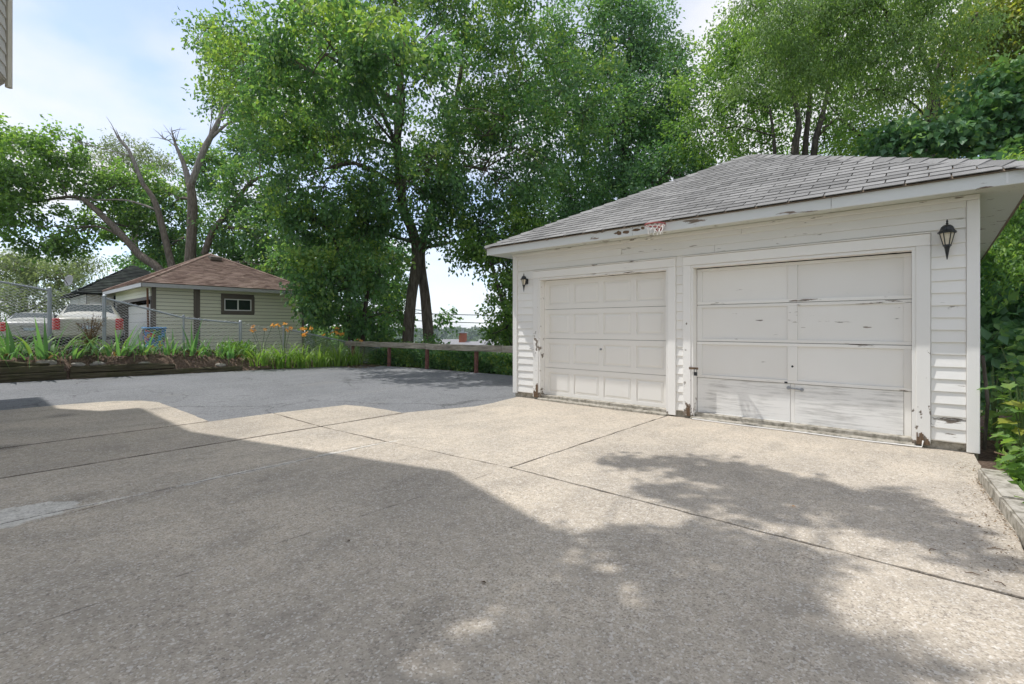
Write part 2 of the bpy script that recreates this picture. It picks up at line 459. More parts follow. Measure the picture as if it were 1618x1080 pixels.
# -- metals
M['galv'] = plain('galvanised_steel', (0.40, 0.43, 0.45), 0.45, 0.5, metal=0.55, var=0.15)
M['wire'] = plain('galvanised_wire', (0.80, 0.80, 0.79), 0.5, 0.5, metal=0.1, var=0.1)
t = NT('rusty_red_pipe', 0.8, 0.3)
t.color(t.ramp(t.noise(16, 6, 0.7), [(0.3, (0.055, 0.03, 0.025)), (0.5, (0.17, 0.075, 0.06)), (0.75, (0.27, 0.14, 0.11))])); t.bump(t.noise(50, 4), 0.4, 0.004)
M['rust'] = t.m
M['black_metal'] = plain('black_cast_metal', (0.018, 0.020, 0.022), 0.4, 0.5, var=0.2)
M['lamp_glass'] = plain('frosted_lantern_glass', (0.62, 0.56, 0.44), 0.25, 0.5, var=0.15, scale=30)
M['steel'] = plain('dull_steel', (0.33, 0.34, 0.35), 0.4, 0.5, metal=0.8)
M['hoop_red'] = plain('faded_red_rim', (0.34, 0.085, 0.08), 0.5, 0.4)
M['net'] = plain('white_cord', (0.78, 0.76, 0.72), 0.9, 0.1)
# -- weathered timber
def timber(name, dark, light, moss=0.0, along=(1, 1, 1)):
    t = NT(name, 0.92, 0.12)
    gn = t.noise(1.0, 7, 0.72, vec=t.pos(along))
    c = t.ramp(gn, [(0.32, tuple(v * 0.35 for v in dark)), (0.48, dark), (0.70, light)])
    c = t.mix(t.ramp(t.noise(2.1, 6, 0.65), [(0.5, 0.0), (0.68, moss)]), c, (0.06, 0.075, 0.022))
    c = t.mix(1.0, c, t.ramp(t.rand(), [(0, 0.8), (1, 1.12)]), 'MULTIPLY')
    t.color(c); t.bump(gn, 0.8, 0.02)
    return t.m
M['tie'] = timber('mossy_sleeper_wood', (0.10, 0.088, 0.055), (0.20, 0.175, 0.11), 0.6, (9, 1.2, 26))
M['beam'] = timber('weathered_beam_wood', (0.38, 0.34, 0.27), (0.62, 0.56, 0.45), 0.4, (1.6, 12, 26))
# -- bark
def bark(name, a, b, sc=(9, 9, 1.6)):
    t = NT(name, 0.95, 0.1)
    n1 = t.noise(1.6, 8, 0.7, vec=t.pos(sc))
    c = t.ramp(n1, [(0.3, tuple(v * 0.4 for v in a)), (0.5, a), (0.72, b)])
    t.color(c); t.bump(n1, 1.0, 0.05)
    return t.m
M['bark'] = bark('grey_brown_bark', (0.17, 0.142, 0.115), (0.31, 0.27, 0.23))
M['bark_dead'] = bark('bare_pinkish_bark', (0.26, 0.235, 0.21), (0.42, 0.385, 0.35))
M['bark_dark'] = bark('dark_bark', (0.10, 0.085, 0.07), (0.21, 0.18, 0.155))
# -- leaves
def leaf(name, dark, mid, light, trans=0.35, rough=0.45, spec=0.4):
    t = NT(name, rough, spec)
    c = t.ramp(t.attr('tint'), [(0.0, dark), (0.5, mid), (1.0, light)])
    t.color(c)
    tr = t.n('ShaderNodeBsdfTranslucent')
    tc = t.mix(1.0, c, (1.25, 1.3, 0.62), 'MULTIPLY')
    t.l(tc, tr.inputs['Color'])
    mx = t.n('ShaderNodeMixShader'); mx.inputs[0].default_value = min(.55, trans + .14)
    out = t.t.nodes['Material Output']
    t.l(t.b.outputs[0], mx.inputs[1]); t.l(tr.outputs[0], mx.inputs[2]); t.l(mx.outputs[0], out.inputs['Surface'])
    return t.m
M['leaf_mid'] = leaf('mid_green_leaf', (.085, .175, .085), (.155, .310, .115), (.380, .500, .125))
M['leaf_dark'] = leaf('dark_green_leaf', (.070, .160, .085), (.130, .275, .120), (.270, .430, .135), 0.3)
M['leaf_bright'] = leaf('bright_green_leaf', (0.086, 0.159, 0.048), (0.180, 0.329, 0.085), (0.342, 0.477, 0.114), 0.42)
M['leaf_backlit'] = leaf('backlit_look_leaf', (0.15, 0.2, 0.05), (0.3, 0.37, 0.07), (0.48, 0.47, 0.09), 0.5)  # yellow of sun shining through the leaves, put into their colour
M['leaf_pale'] = leaf('pale_silver_leaf', (0.14, 0.18, 0.11), (0.23, 0.29, 0.17), (0.34, 0.4, 0.23), 0.4)
M['leaf_fern'] = leaf('feathery_locust_leaf', (0.117, 0.196, 0.076), (0.216, 0.339, 0.123), (0.360, 0.477, 0.171), 0.45)
M['leaf_iris'] = leaf('iris_blade', (0.087, 0.206, 0.087), (0.156, 0.323, 0.117), (0.323, 0.449, 0.117), 0.3)
M['leaf_lily'] = leaf('lily_blade', (0.087, 0.193, 0.038), (0.183, 0.332, 0.062), (0.350, 0.455, 0.123), 0.35)
M['leaf_broad'] = leaf('broad_shrub_leaf', (.120, .230, .075), (.190, .330, .095), (.420, .420, .080), 0.4)
M['leaf_far'] = leaf('far_wood_leaf', (0.065, 0.105, 0.06), (0.11, 0.17, 0.085), (0.17, 0.23, 0.105), 0.25)
M['leaf_purple'] = leaf('purple_groundcover_leaf', (0.055, 0.038, 0.045), (0.100, 0.085, 0.075), (0.140, 0.180, 0.075), 0.2)
M['leaf_brown'] = leaf('dead_brown_leaf', (0.055, 0.032, 0.018), (0.140, 0.085, 0.045), (0.260, 0.160, 0.075), 0.2)
M['petal'] = leaf('orange_petal', (0.62, 0.24, 0.06), (0.74, 0.33, 0.09), (0.82, 0.50, 0.18), 0.35)
M['stem'] = plain('green_stem', (0.09, 0.14, 0.04), 0.6, 0.3)
t = NT('field_stone', 0.9, 0.2)
t.color(t.mix(1.0, t.ramp(t.noise(12, 6), [(0.3, (0.21, 0.19, 0.165)), (0.7, (0.42, 0.385, 0.34))]), t.ramp(t.rand(), [(0, 0.75), (1, 1.15)]), 'MULTIPLY')); t.bump(t.noise(20, 5), 0.5, 0.02)
M['stone'] = t.m
# -- cars
def carpaint(name, c, rough=0.32):
    t = NT(name, rough, 0.5); t.color(c); t.b.inputs['Coat Weight'].default_value = 0.5; t.b.inputs['Metallic'].default_value = 0.15
    return t.m
M['car_beige'] = carpaint('champagne_car_paint', (0.44, 0.42, 0.345))
M['car_silver'] = carpaint('pale_silver_car_paint', (0.42, 0.415, 0.39))
M['lens_red'] = plain('red_lamp_lens', (0.55, 0.025, 0.025), 0.2, 0.6, var=0.15)
M['tyre'] = plain('tyre_rubber', (0.02, 0.02, 0.02), 0.85, 0.2)
M['rim'] = plain('alloy_rim', (0.45, 0.45, 0.46), 0.35, 0.5, metal=0.7)
M['trim_black'] = plain('black_car_trim', (0.03, 0.03, 0.032), 0.5, 0.4)
M['plate'] = plain('pale_blue_plate', (0.45, 0.55, 0.65), 0.4, 0.4, var=0.25, scale=30)
t = NT('printed_bin_panel', 0.5, 0.35)
vc = t.voro(1.0, vec=t.pos((9, 9, 9)), out='Color')
vb = t.n('ShaderNodeRGBToBW'); t.l(vc, vb.inputs[0])
t.color(t.ramp(vb.outputs[0], [(0.0, (0.03, 0.16, 0.42)), (0.42, (0.05, 0.30, 0.55)), (0.55, (0.06, 0.16, 0.05)), (0.66, (0.50, 0.05, 0.06)), (0.76, (0.60, 0.40, 0.05)), (0.82, (0.28, 0.05, 0.28)), (0.90, (0.08, 0.25, 0.5))], const=True))
M['bin_print'] = t.m
M['bin_blue'] = plain('blue_plastic', (0.04, 0.20, 0.42), 0.5, 0.4)
M['brick'] = plain('red_brick', (0.33, 0.12, 0.08), 0.9, 0.15, var=0.3, scale=9)
M['far_roof'] = plain('pale_grey_roof', (0.27, 0.265, 0.27), 0.9, 0.15, var=0.15, scale=1.5)
M['far_wall'] = plain('cream_wall', (0.52, 0.49, 0.43), 0.85, 0.2, var=0.1)
M['wood_pole'] = plain('pole_wood', (0.075, 0.06, 0.05), 0.95, 0.1, var=0.4, scale=6)
M['cable'] = plain('black_cable', (0.02, 0.02, 0.022), 0.6, 0.3)

# ------------------------------------------------------------------ terrain
def sstep(a, b, x):
    t = min(1.0, max(0.0, (x - a) / (b - a)))
    return t * t * (3 - 2 * t)
def bed_x(y):                       # line of the sleeper wall
    return -16.65 + 0.19 * (y - 0.5) if y < 5.4 else -15.72 + 0.23 * (y - 5.4)
def yard_z(y):                      # neighbour's yard, level with the top of the bed, falling to the far side
    return 0.55 - 0.62 * sstep(3.0, 10.5, y)
def hills(x, y):
    d = math.hypot(x, y)
    n = math.sin(x * 0.011 + 1.3) * math.cos(y * 0.009 - 0.7) + 0.5 * math.sin(x * 0.023 - y * 0.019)
    valley = -20 * sstep(30, 170, d)
    rise = (19.0 + 3.5 * n) * sstep(300, 600, d)
    return valley + rise - 12 * sstep(680, 900, d)
def ground_z(x, y):
    z = -0.06
    inbed = sstep(-0.15, 0.30, bed_x(y) - x) if y < 10.5 else 0.0
    if y < 12:
        z = -0.06 + inbed * (yard_z(max(y, -4)) + 0.06 + (0.0 if y > 0 else 0))
    drop = sstep(10.2, 16.0, y) * 1.2 + sstep(14.0, 60.0, y) * 7.0
    if x > 2: drop *= 1 - 0.7 * sstep(2, 12, x)
    z -= drop
    if x > 0.75 and y > 2: z += 0.03
    return z + hills(x, y) * sstep(25, 80, math.hypot(x, y))
def axis_lines(lo, hi, c0, c1, fine, growth=1.16):
    v = list(np.arange(c0, c1 + 1e-6, fine))
    s = fine
    a = c0
    while a > lo:
        s *= growth; a -= s; v.insert(0, a)
    s = fine; a = c1
    while a < hi:
        s *= growth; a += s; v.append(a)
    return v
xs = axis_lines(-1400, 1400, -21, 4, 0.22)
ys = axis_lines(-1400, 1400, -1, 14, 0.22)
gv = np.array([(x, y, ground_z(x, y)) for y in ys for x in xs])
nx = len(xs)
ii, jj = np.meshgrid(np.arange(nx - 1), np.arange(len(ys) - 1))
a0 = (jj * nx + ii).ravel()
gf = np.stack([a0, a0 + 1, a0 + nx + 1, a0 + nx], 1)
gme = np_mesh('ground', gv, gf, M['terrain'])
gme.materials.append(M['soil'])
ctr = gv[gf].mean(1)
soil = ((ctr[:, 0] > -18.6) & (ctr[:, 0] < -14.6) & (ctr[:, 1] < 9.6)) | ((ctr[:, 0] > 0.2) & (ctr[:, 0] < 3.5) & (ctr[:, 1] > 3) & (ctr[:, 1] < 14))
gme.polygons.foreach_set('material_index', soil.astype(np.int32))
structure(link('ground', gme))

# asphalt lot: one sheet with an uneven edge, under the concrete slabs
edge = [(-7.0, -6.0), (-17.0, -6.0), (-16.9, -0.5)]
y = 0.4
while y < 9.0:
    edge.append((bed_x(y) + 0.10 + random.uniform(-0.04, 0.04), y)); y += 0.5
edge += [(-14.9, 8.9), (-14.2, 9.25), (-13.2, 9.45), (-12, 9.6), (-10.8, 9.68), (-9.5, 9.75), (-8.0, 9.8), (-6.4, 9.9), (-5.2, 9.9), (-5.2, -6.0)]
mb = MB(); mb.prism(edge[::-1], -0.10, -0.012)
structure(mb.build('asphalt_lot', M['asphalt']))

# concrete driveway: separate slabs with open joints
drive = bpy.data.objects.new('driveway', None); COL.objects.link(drive); structure(drive); ORG['driveway'] = (0, 0, 0)
G = 0.013
def inset(poly, d):
    n = len(poly); out = []
    for i in range(n):
        p0 = Vector(poly[i - 1]); p = Vector(poly[i]); p1 = Vector(poly[(i + 1) % n])
        e0 = (p - p0).normalized(); e1 = (p1 - p).normalized()
        n0 = Vector((-e0.y, e0.x)); n1 = Vector((-e1.y, e1.x))
        b = (n0 + n1); b = b / max(0.3, b.dot(n0))
        out.append(p + b * d)
    return out
def wobble(a, b, k, amp):
    a = Vector(a); b = Vector(b); d = (b - a); nn = Vector((-d.y, d.x)).normalized()
    return [tuple(a + d * (i / k) + nn * random.uniform(-amp, amp)) for i in range(1, k)]
def roughen(q):
    out = []
    for i, a in enumerate(q):
        b = q[(i + 1) % len(q)]
        n = max(1, int((b - a).length / 0.12)); d = (b - a); nn = Vector((-d.y, d.x)).normalized()
        for k in range(n):
            out.append(a + d * (k / n) + (nn * random.uniform(-.008, .007) if k else Vector((0, 0))))
    return out
jA = [(-7.53, 3.10), (-6.05, 3.10), (-4.70, 3.19), (-2.97, 3.35), (0.55, 3.36)]
jx4 = [(-4.45, -4), (-4.47, -0.3), (-4.52, 0.3), (-4.66, 1.0), (-4.74, 1.6), (-4.76, 2.4), (-4.70, 3.19)]
slabs = [
    [(-11.0, -4), (-7.53, -4), (-7.53, 2.26), (-8.4, 2.27), (-9.5, 2.26), (-10.1, 2.26), (-10.55, 2.10), (-10.85, 1.75), (-10.98, 1.2), (-10.95, 0.4)],
    [(-7.53, -4), (-6.05, -4), (-6.05, 3.10), (-7.53, 3.10)],
    [(-6.05, -4)] + jx4 + [(-6.05, 3.10)],
    jx4[::-1] + [(0.42, -4), (0.42, 3.36), (-2.97, 3.35)],
    [(-7.53, 3.10), (-6.05, 3.10), (-6.10, 4.42), (-6.5, 4.42), (-7.0, 4.36), (-7.42, 4.24)],
    [(-6.05, 3.10), (-4.70, 3.19), (-2.97, 3.35), (-2.97, 6.93), (-5.90, 6.93), (-5.83, 6.55), (-5.72, 6.0), (-5.70, 5.55), (-5.92, 4.95), (-6.10, 4.42)],
    [(-2.97, 3.35), (0.42, 3.36), (0.30, 6.93), (-2.97, 6.93)],
]
for k, p in enumerate(slabs):
    mb = MB(); q = inset(p, G)
    q = roughen(q)
    mb.prism([(v.x, v.y) for v in q], -0.14, -0.0015 * (k % 3))
    mb.build('slab', M['concrete'], drive, bevel=0.003)
def flat_sheet(name, poly, z, mat):
    mb = MB(); mb.prism(poly, z - 0.003, z)
    return structure(mb.build(name, mat))
flat_sheet('joint_soil', [(-10.6, -3.9), (.40, -3.9), (.28, 6.85), (-5.7, 6.85), (-5.5, 5.4), (-5.9, 4.3), (-7.2, 4.1), (-7.4, 2.2), (-10.2, 2.0), (-10.7, .5)], -.0105, M['joint_soil'])
# kerb to the right of the apron
kerb = thing('kerb', 'low worn concrete kerb edging the driveway beside the leafy saplings', 'kerb', (0.45, 3.0, 0))
kp = [(0.262, 5.72), (0.335, 4.85), (0.40, 4.15), (0.42, 2.4), (0.42, 0.2)]
for a, b, w in ((0, 1, 0.17), (1, 2, 0.18), (2, 3, 0.18), (3, 4, 0.18)):
    (x0, y0), (x1, y1) = kp[a], kp[b]
    mb = MB(); mb.prism([(x0, y0 - 0.006), (x1, y1 + 0.006), (x1 + w, y1 + 0.006), (x0 + w, y0 - 0.006)][::1][::-1][::-1], -0.1, 0.105 - 0.006 * a)
    mb.build('kerb_stone', M['old_concrete'], kerb, bevel=0.014, seg=2)

# ------------------------------------------------------------------ the white garage
gar = thing('garage', 'white weatherboard double garage with peeling paint and grey hipped shingle roof', 'garage', (-2.82, 6.85, 0))
GX0, GX1, GY0, GY1, GZ = -5.97, 0.33, 6.85, 13.15, 2.68
LO, LI, RI, RO = -5.36, -2.95, -2.62, -0.17      # door openings
DT = 2.17
mb = MB()
mb.box(GX0 + 0.01, GX1 - 0.01, GY0 + 0.02, GY1, -0.12, 0.085)
mb.build('foundation', M['old_concrete'], gar, bevel=0.01)
mb = MB()                       # wall core behind the boards, with the two openings left free
for x0, x1 in ((GX0 + .02, LO), (LI, RI), (RO, GX1 - .02)):
    mb.box(x0, x1, GY0, GY0 + 0.14, 0.087, GZ)
mb.box(LO, LI, GY0, GY0 + 0.14, DT, GZ); mb.box(RI, RO, GY0, GY0 + 0.14, DT, GZ)
mb.box(GX0 + .02, GX0 + .14, GY0 + .142, GY1, 0.087, GZ); mb.box(GX1 - .14, GX1 - .02, GY0 + .142, GY1, 0.087, GZ)
mb.box(GX0 + .142, GX1 - .142, GY1 - .12, GY1, 0.087, GZ)
mb.build('wall', M['paint'], gar)
def clap(x0, x1, z0, h=0.138, mat='paint', proud=0.024, thin=0.007, nm='clapboard'):
    y = GY0
    j = random.uniform(-0.002, 0.002); k = random.uniform(-0.0025, 0.0025)
    mb = MB()
    mb.add([(x0, y - proud + j, z0 + k), (x1, y - proud - j, z0 - k), (x1, y - 0.0005, z0 - k), (x0, y - 0.0005, z0 + k),
            (x0, y - thin, z0 + h + k), (x1, y - thin, z0 + h - k), (x1, y - 0.0005, z0 + h - k), (x0, y - 0.0005, z0 + h + k)],
           [(0,3,2,1),(4,5,6,7),(0,1,5,4),(1,2,6,5),(2,3,7,6),(3,0,4,7)])
    mb.build(nm, M[mat], gar, bevel=0.003)
nb = 17
for i in range(nb):
    z0 = 0.10 + i * 0.1295
    clap(GX0 + 0.103, LO - 0.123, z0, mat='paint_worn' if i < 2 else 'paint')
    clap(LI + 0.113, RI - 0.113, z0, mat='paint_worn' if i < 2 else 'paint')
    clap(RO + 0.123, GX1 - 0.103, z0, mat='paint_worn' if i in (0, 1, 4, 9, 10, 11) else 'paint')
clap(GX0 + 0.103, -2.3, 2.325, 0.105, mat='paint'); clap(-2.296, GX1 - 0.103, 2.325, 0.105, mat='paint_worn')
clap(GX0 + 0.103, -3.72, 2.425, 0.115, mat='paint'); clap(-3.716, GX1 - 0.103, 2.425, 0.115, mat='paint_worn')
clap(GX0 + 0.103, -1.95, 2.535, 0.112, 'paint', 0.028, 0.02, 'frieze_board'); clap(-1.946, GX1 - 0.103, 2.535, 0.112, 'paint_worn', 0.028, 0.02, 'frieze_board')
mb = MB(); mb.box(GX0 - .0, GX1, GY0 - 0.05, GY0 - 0.031, 2.60, 2.652); mb.build('bed_moulding', M['paint_worn'], gar, bevel=0.006)
# corner boards
mb = MB(); mb.box(GX0, GX0 + 0.10, GY0 - 0.036, GY0, 0.07, 2.598); mb.build('corner_board', M['paint'], gar, bevel=0.004)
mb = MB(); mb.box(GX1 - 0.10, GX1, GY0 - 0.036, GY0, 0.01, 2.598); mb.build('corner_board', M['paint'], gar, bevel=0.004)
# side walls, lapped boards joined: never seen face on from here
def side_wall(x, sgn):
    mb = MB()
    for i in range(19):
        z0 = 0.10 + i * 0.1295
        mb.add([(x, GY0 + .01, z0), (x + sgn * .024, GY0 + .01, z0), (x + sgn * .006, GY0 + .01, z0 + .138), (x, GY0 + .01, z0 + .138),
                (x, GY1, z0), (x + sgn * .024, GY1, z0), (x + sgn * .006, GY1, z0 + .138), (x, GY1, z0 + .138)],
               [(0,1,2,3),(7,6,5,4),(0,4,5,1),(1,5,6,2),(2,6,7,3),(3,7,4,0)])
    stuff(mb.build('side_cladding', M['paint'], gar))
side_wall(GX0 + .02, -1); side_wall(GX1 - .02, 1)
# door casings
def casing(x0, x1, z0, z1, mat='paint', nm='door_casing', y0=-0.040):
    mb = MB(); mb.box(x0, x1, GY0 + y0, GY0 - 0.0002, z0, z1); mb.build(nm, M[mat], gar, bevel=0.004)
casing(LO - .12, LO, 0.04, DT, 'paint_rot'); casing(LI, LI + .11, 0.02, DT); casing(LO - .12, LI + .11, DT + .002, DT + .125, 'paint', y0=-0.043)
casing(RI - .11, RI, 0.04, DT, 'paint_rot'); casing(RO, RO + .12, 0.05, DT, 'paint_rot'); casing(RI - .11, RO + .12, DT + .002, DT + .125, 'paint', y0=-0.043)
for x0, x1 in ((LO, LI), (RI, RO)):     # drip caps and jambs
    mb = MB(); mb.box(x0 - .125, x1 + .12, GY0 - .062, GY0 - .0002, DT + .128, DT + .140); mb.build('drip_cap', M['paint_worn'], gar, bevel=0.002)
    for xa, xb in ((x0 + .0005, x0 + .035), (x1 - .035, x1 - .0005)):
        mb = MB(); mb.box(xa, xb, GY0 - .030, GY0 + .115, 0.03, DT - .038); mb.build('jamb', M['paint_rot'], gar, bevel=0.002)
    mb = MB(); mb.box(x0 + .001, x1 - .001, GY0 - .030, GY0 + .115, DT - .036, DT - .001); mb.build('head_jamb', M['paint_worn'], gar, bevel=0.002)
    mb = MB(); mb.box(x0 + .002, x1 - .002, GY0 - .075, GY0 + .25, -0.03, 0.034); mb.build('sill', M['old_concrete'], gar, bevel=0.012)
    mb = MB(); mb.box(x0, x1, GY0 + .20, GY0 + .21, 0.036, DT); mb.build('painted_shade', M['gap_dark'], gar)  # near black sheet painting the dark interior behind the door gaps
# rotten foot of the casing by the first door, and split feet elsewhere
for x, w, h in ((LO - .052, .05, .30), (LO - .10, .045, .13), (RI - .055, .05, .20), (RO + .004, .06, .13), (RO + .06, .055, .07)):
    mb = MB()
    n = 5
    top = [h * random.uniform(0.55, 1.0) for _ in range(n)]
    for i in range(n):
        xa = x + w * i / n
        mb.box(xa, xa + w / n - .001, GY0 - .0445 - random.uniform(0, .003), GY0 - .0405, 0.035, 0.035 + top[i])
    mb.build('rotted_foot', M['rot_wood'], gar)

# sectional steel door: four sections, each with four raised panels
DY = GY0 + 0.105
door = link('sectional_door', None, gar); ORG[door.name] = origin(gar)
z_lo, z_hi = 0.050, DT - 0.040
sh = (z_hi - z_lo) / 4
xa, xb = LO + .038, LI - .038
pw = (xb - xa) / 4
for r in range(4):
    z0 = z_lo + r * sh + 0.003; z1 = z_lo + (r + 1) * sh - 0.003
    mb = MB()
    mb.box(xa, xb, DY + .016, DY + .04, z0, z1)
    mb.box(xa, xb, DY, DY + .0155, z0, z0 + .085); mb.box(xa, xb, DY, DY + .0155, z1 - .085, z1)
    mx = [xa] + [xa + pw * k for k in range(1, 4)] + [xb]
    for k, m_ in enumerate(mx):
        w0, w1 = (m_, m_ + .09) if k == 0 else ((m_ - .09, m_) if k == 4 else (m_ - .045, m_ + .045))
        mb.box(w0, w1, DY + .0002, DY + .0155, z0 + .0855, z1 - .0855)
    sec = mb.build('door_section', M['steel_door'], door)
    for k in range(4):
        x0 = mx[k] + (.09 if k == 0 else .045) + .001; x1 = mx[k + 1] - (.09 if k == 3 else .045) - .001
        a, b = z0 + .0865, z1 - .0865
        i1, i2 = .010, .046
        mb = MB()
        mb.add([(x0 + i1, DY + .0158, a + i1), (x1 - i1, DY + .0158, a + i1), (x1 - i1, DY + .0158, b - i1), (x0 + i1, DY + .0158, b - i1),
                (x0 + i2, DY + .003, a + i2), (x1 - i2, DY + .003, a + i2), (x1 - i2, DY + .003, b - i2), (x0 + i2, DY + .003, b - i2)],
               [(4,5,6,7),(0,1,5,4),(1,2,6,5),(2,3,7,6),(3,0,4,7)])
        mb.build('raised_panel', M['steel_door'], door)
mb = MB(); mb.tube([((xa + xb) / 2, DY - .022, z_lo + 2 * sh - .16), ((xa + xb) / 2, DY + .004, z_lo + 2 * sh - .16)], .017, 10); mb.build('lock_knob', M['steel'], door)

# old framed wooden door
od = link('framed_door', None, gar); ORG[od.name] = origin(gar)
xa, xb = RI + .040, RO - .040
z_lo, z_hi = 0.062, DT - 0.045
sh = (z_hi - z_lo) / 4
xm = -1.375
for r in range(4):
    z0 = z_lo + r * sh + 0.003; z1 = z_lo + (r + 1) * sh - 0.003
    dy = random.uniform(-.004, .004)
    if r == 0:
        mb = MB(); mb.box(xa + .001, xm - .026, DY + .002 + dy, DY + .03, z0 + .03, z1); mb.build('kick_plank', M['door_scuff'], od, bevel=.003)
        mb = MB(); mb.box(xm + .026, xb - .07, DY + .000 + dy, DY + .03, z0, z1); mb.build('kick_plank', M['door_scuff'], od, bevel=.003)
        mb = MB(); mb.box(xb - .068, xb - .001, DY + .006 + dy, DY + .03, z0, z1); mb.build('stile', M['door_paint'], od, bevel=.003)
        mb = MB(); mb.box(xm - .024, xm + .024, DY + .006 + dy, DY + .03, z0, z1); mb.build('stile', M['door_paint'], od, bevel=.003)
        mb = MB(); mb.box(xa + .001, xm - .026, DY - .004, DY + .03, z0 - .006, z0 + .028); mb.build('bottom_rail', M['door_scuff'], od, bevel=.003)
        continue
    for x0, x1 in ((xa, xa + .068), (xm - .055, xm + .055), (xb - .068, xb)):
        mb = MB(); mb.box(x0, x1, DY - .004 + dy, DY + .03, z0 + .0405, z1 - .0405); mb.build('stile', M['door_paint'], od, bevel=.003)
    for za, zb in ((z0, z0 + .04), (z1 - .04, z1)):
        mb = MB(); mb.box(xa, xb, DY - .0035 + dy, DY + .03, za, zb); mb.build('rail', M['paint_worn'], od, bevel=.003)
    for x0, x1 in ((xa + .069, xm - .056), (xm + .056, xb - .069)):
        mb = MB(); mb.box(x0, x1, DY + .016 + dy, DY + .028, z0 + .041, z1 - .041); mb.build('door_panel', M['door_paint'], od)
# pull, hasp, padlock, lock hole, weather strip, door stop
zp = z_lo + sh - .055
mb = MB(); mb.tube([(xm - .045, DY - .012, zp), (xm + .105, DY - .012, zp - .012)], .009, 8)
mb.tube([(xm - .045, DY - .012, zp), (xm - .045, DY + .004, zp)], .022, 8); mb.tube([(xm + .105, DY - .012, zp - .012), (xm + .105, DY + .004, zp - .012)], .022, 8)
mb.build('pull_handle', M['steel'], od)
mb = MB(); mb.tube([(xm, DY - .007, z_lo + sh + .22), (xm, DY - .003, z_lo + sh + .22)], .014, 10); mb.build('keyhole', M['black_metal'], od)
mb = MB(); mb.box(xm - .09, xm - .055, DY - .008, DY - .0045, z_lo + sh + .002, z_lo + sh + .022); mb.build('latch_bolt', M['black_metal'], od)
mb = MB(); mb.box(RI - .02, RI + .11, GY0 - .046, GY0 - .0435, 0.70, 0.73); mb.build('hasp', M['rot_wood'], gar)
mb = MB(); mb.box(RI + .055, RI + .10, GY0 - .062, GY0 - .048, 0.615, 0.665)
mb.tube([(RI + .062, GY0 - .055, .665), (RI + .062, GY0 - .055, .70), (RI + .078, GY0 - .055, .715), (RI + .094, GY0 - .055, .70), (RI + .094, GY0 - .055, .665)], .004, 6)
mb.build('padlock', M['black_metal'], gar)
mb = MB(); mb.tube([(RI + .04, GY0 - .09, .012), (-1.9, GY0 - .10, .010), (-1.2, GY0 - .085, .012), (-.6, GY0 - .095, .010), (RO + .05, GY0 - .07, .014), (RO + .06, GY0 - .05, .08)], .008, 6)
mb.build('weather_strip', M['net'], gar)
mb = MB(); mb.box(xa, xb, DY - .01, DY + .02, z_lo - .022, z_lo - .010); mb.build('door_seal', M['gap_dark'], od)

# roof: soffit, fascia, deck, shingles in courses
EX0, EX1, EY0, EY1 = -6.33, 0.69, 6.49, 13.51
PK = Vector((-2.72, 10.0, 4.60)); EZ = 2.775
mb = MB()
mb.prism([(EX0 + .02, EY0 + .02), (EX1 - .02, EY0 + .02), (EX1 - .02, GY0 - .0), (EX0 + .02, GY0 - .0)], 2.655, 2.672)
mb.prism([(EX0 + .02, GY0 + .002), (GX0, GY0 + .002), (GX0, EY1 - .02), (EX0 + .02, EY1 - .02)], 2.655, 2.672)
mb.prism([(GX1, GY0 + .002), (EX1 - .02, GY0 + .002), (EX1 - .02, EY1 - .02), (GX1, EY1 - .02)], 2.655, 2.672)
mb.build('soffit', M['soffit'], gar)
xf = -3.35
for x0, x1 in ((EX0, -3.352), (-3.348, -0.9), (-0.896, EX1)):
    mb = MB(); mb.box(x0, x1, EY0 - .0, EY0 + .022, 2.635, 2.762); mb.build('fascia_board', M['paint_fascia'], gar, bevel=.003)
for x0 in (EX0, EX1 - .022):
    mb = MB(); mb.box(x0, x0 + .022, EY0 + .024, EY1, 2.645, 2.762); mb.build('fascia_board', M['bare_wood'] if x0 > 0 else M['paint_fascia'], gar, bevel=.003)
mb = MB(); mb.box(EX1 - .030, EX1 + .014, EY0 + .35, EY1, 2.760, 2.774); mb.build('worn_eave_edge', M['bare_wood'], gar)
# bare patches where paint and wood have gone from the fascia
mb = MB()
for x0, w, z0, h in ((-3.62, .10, 2.665, .075), (-3.52, .13, 2.675, .055), (-3.37, .16, 2.69, .045), (-3.22, .06, 2.70, .05), (-3.66, .08, 2.69, .03)):
    pts = [(x0 + w * (0.5 + 0.5 * math.cos(a) * random.uniform(.7, 1.1)), z0 + h * (0.5 + 0.5 * math.sin(a) * random.uniform(.6, 1.1))) for a in np.linspace(0, 6.283, 11)[:-1]]
    mb.add([(x, EY0 - .0022, z) for x, z in pts] + [(x, EY0 + .001, z) for x, z in pts], [tuple(range(10))[::-1]] + [(i, (i + 1) % 10, 10 + (i + 1) % 10, 10 + i) for i in range(10)])
mb.build('bare_patch', M['rot_wood'], gar)
mb = MB(); mb.box(EX1 - .20, EX1 - .185, EY0 - .0025, EY0 - .0005, 2.65, 2.755); mb.build('caulk_line', M['window_white'], gar)
corners = [Vector((EX0 - .03, EY0 - .03, EZ)), Vector((EX1 + .03, EY0 - .03, EZ)), Vector((EX1 + .03, EY1 + .03, EZ)), Vector((EX0 - .03, EY1 + .03, EZ))]
mb = MB()
dp = [c - Vector((0, 0, 0.012)) for c in corners] + [PK - Vector((0, 0, 0.03))]
mb.add(dp, [(0, 1, 4), (1, 2, 4), (2, 3, 4), (3, 0, 4), (3, 2, 1, 0)]); mb.build('roof_deck', M['bare_wood'], gar)
def slope_frame(A, B, P):
    u = (B - A).normalized(); n = u.cross((P - A)).normalized(); v = n.cross(u)
    Lh = (P - A).dot(v); pu = (P - A).dot(u); Wd = (B - A).length
    return u, v, n, Lh, pu, Wd
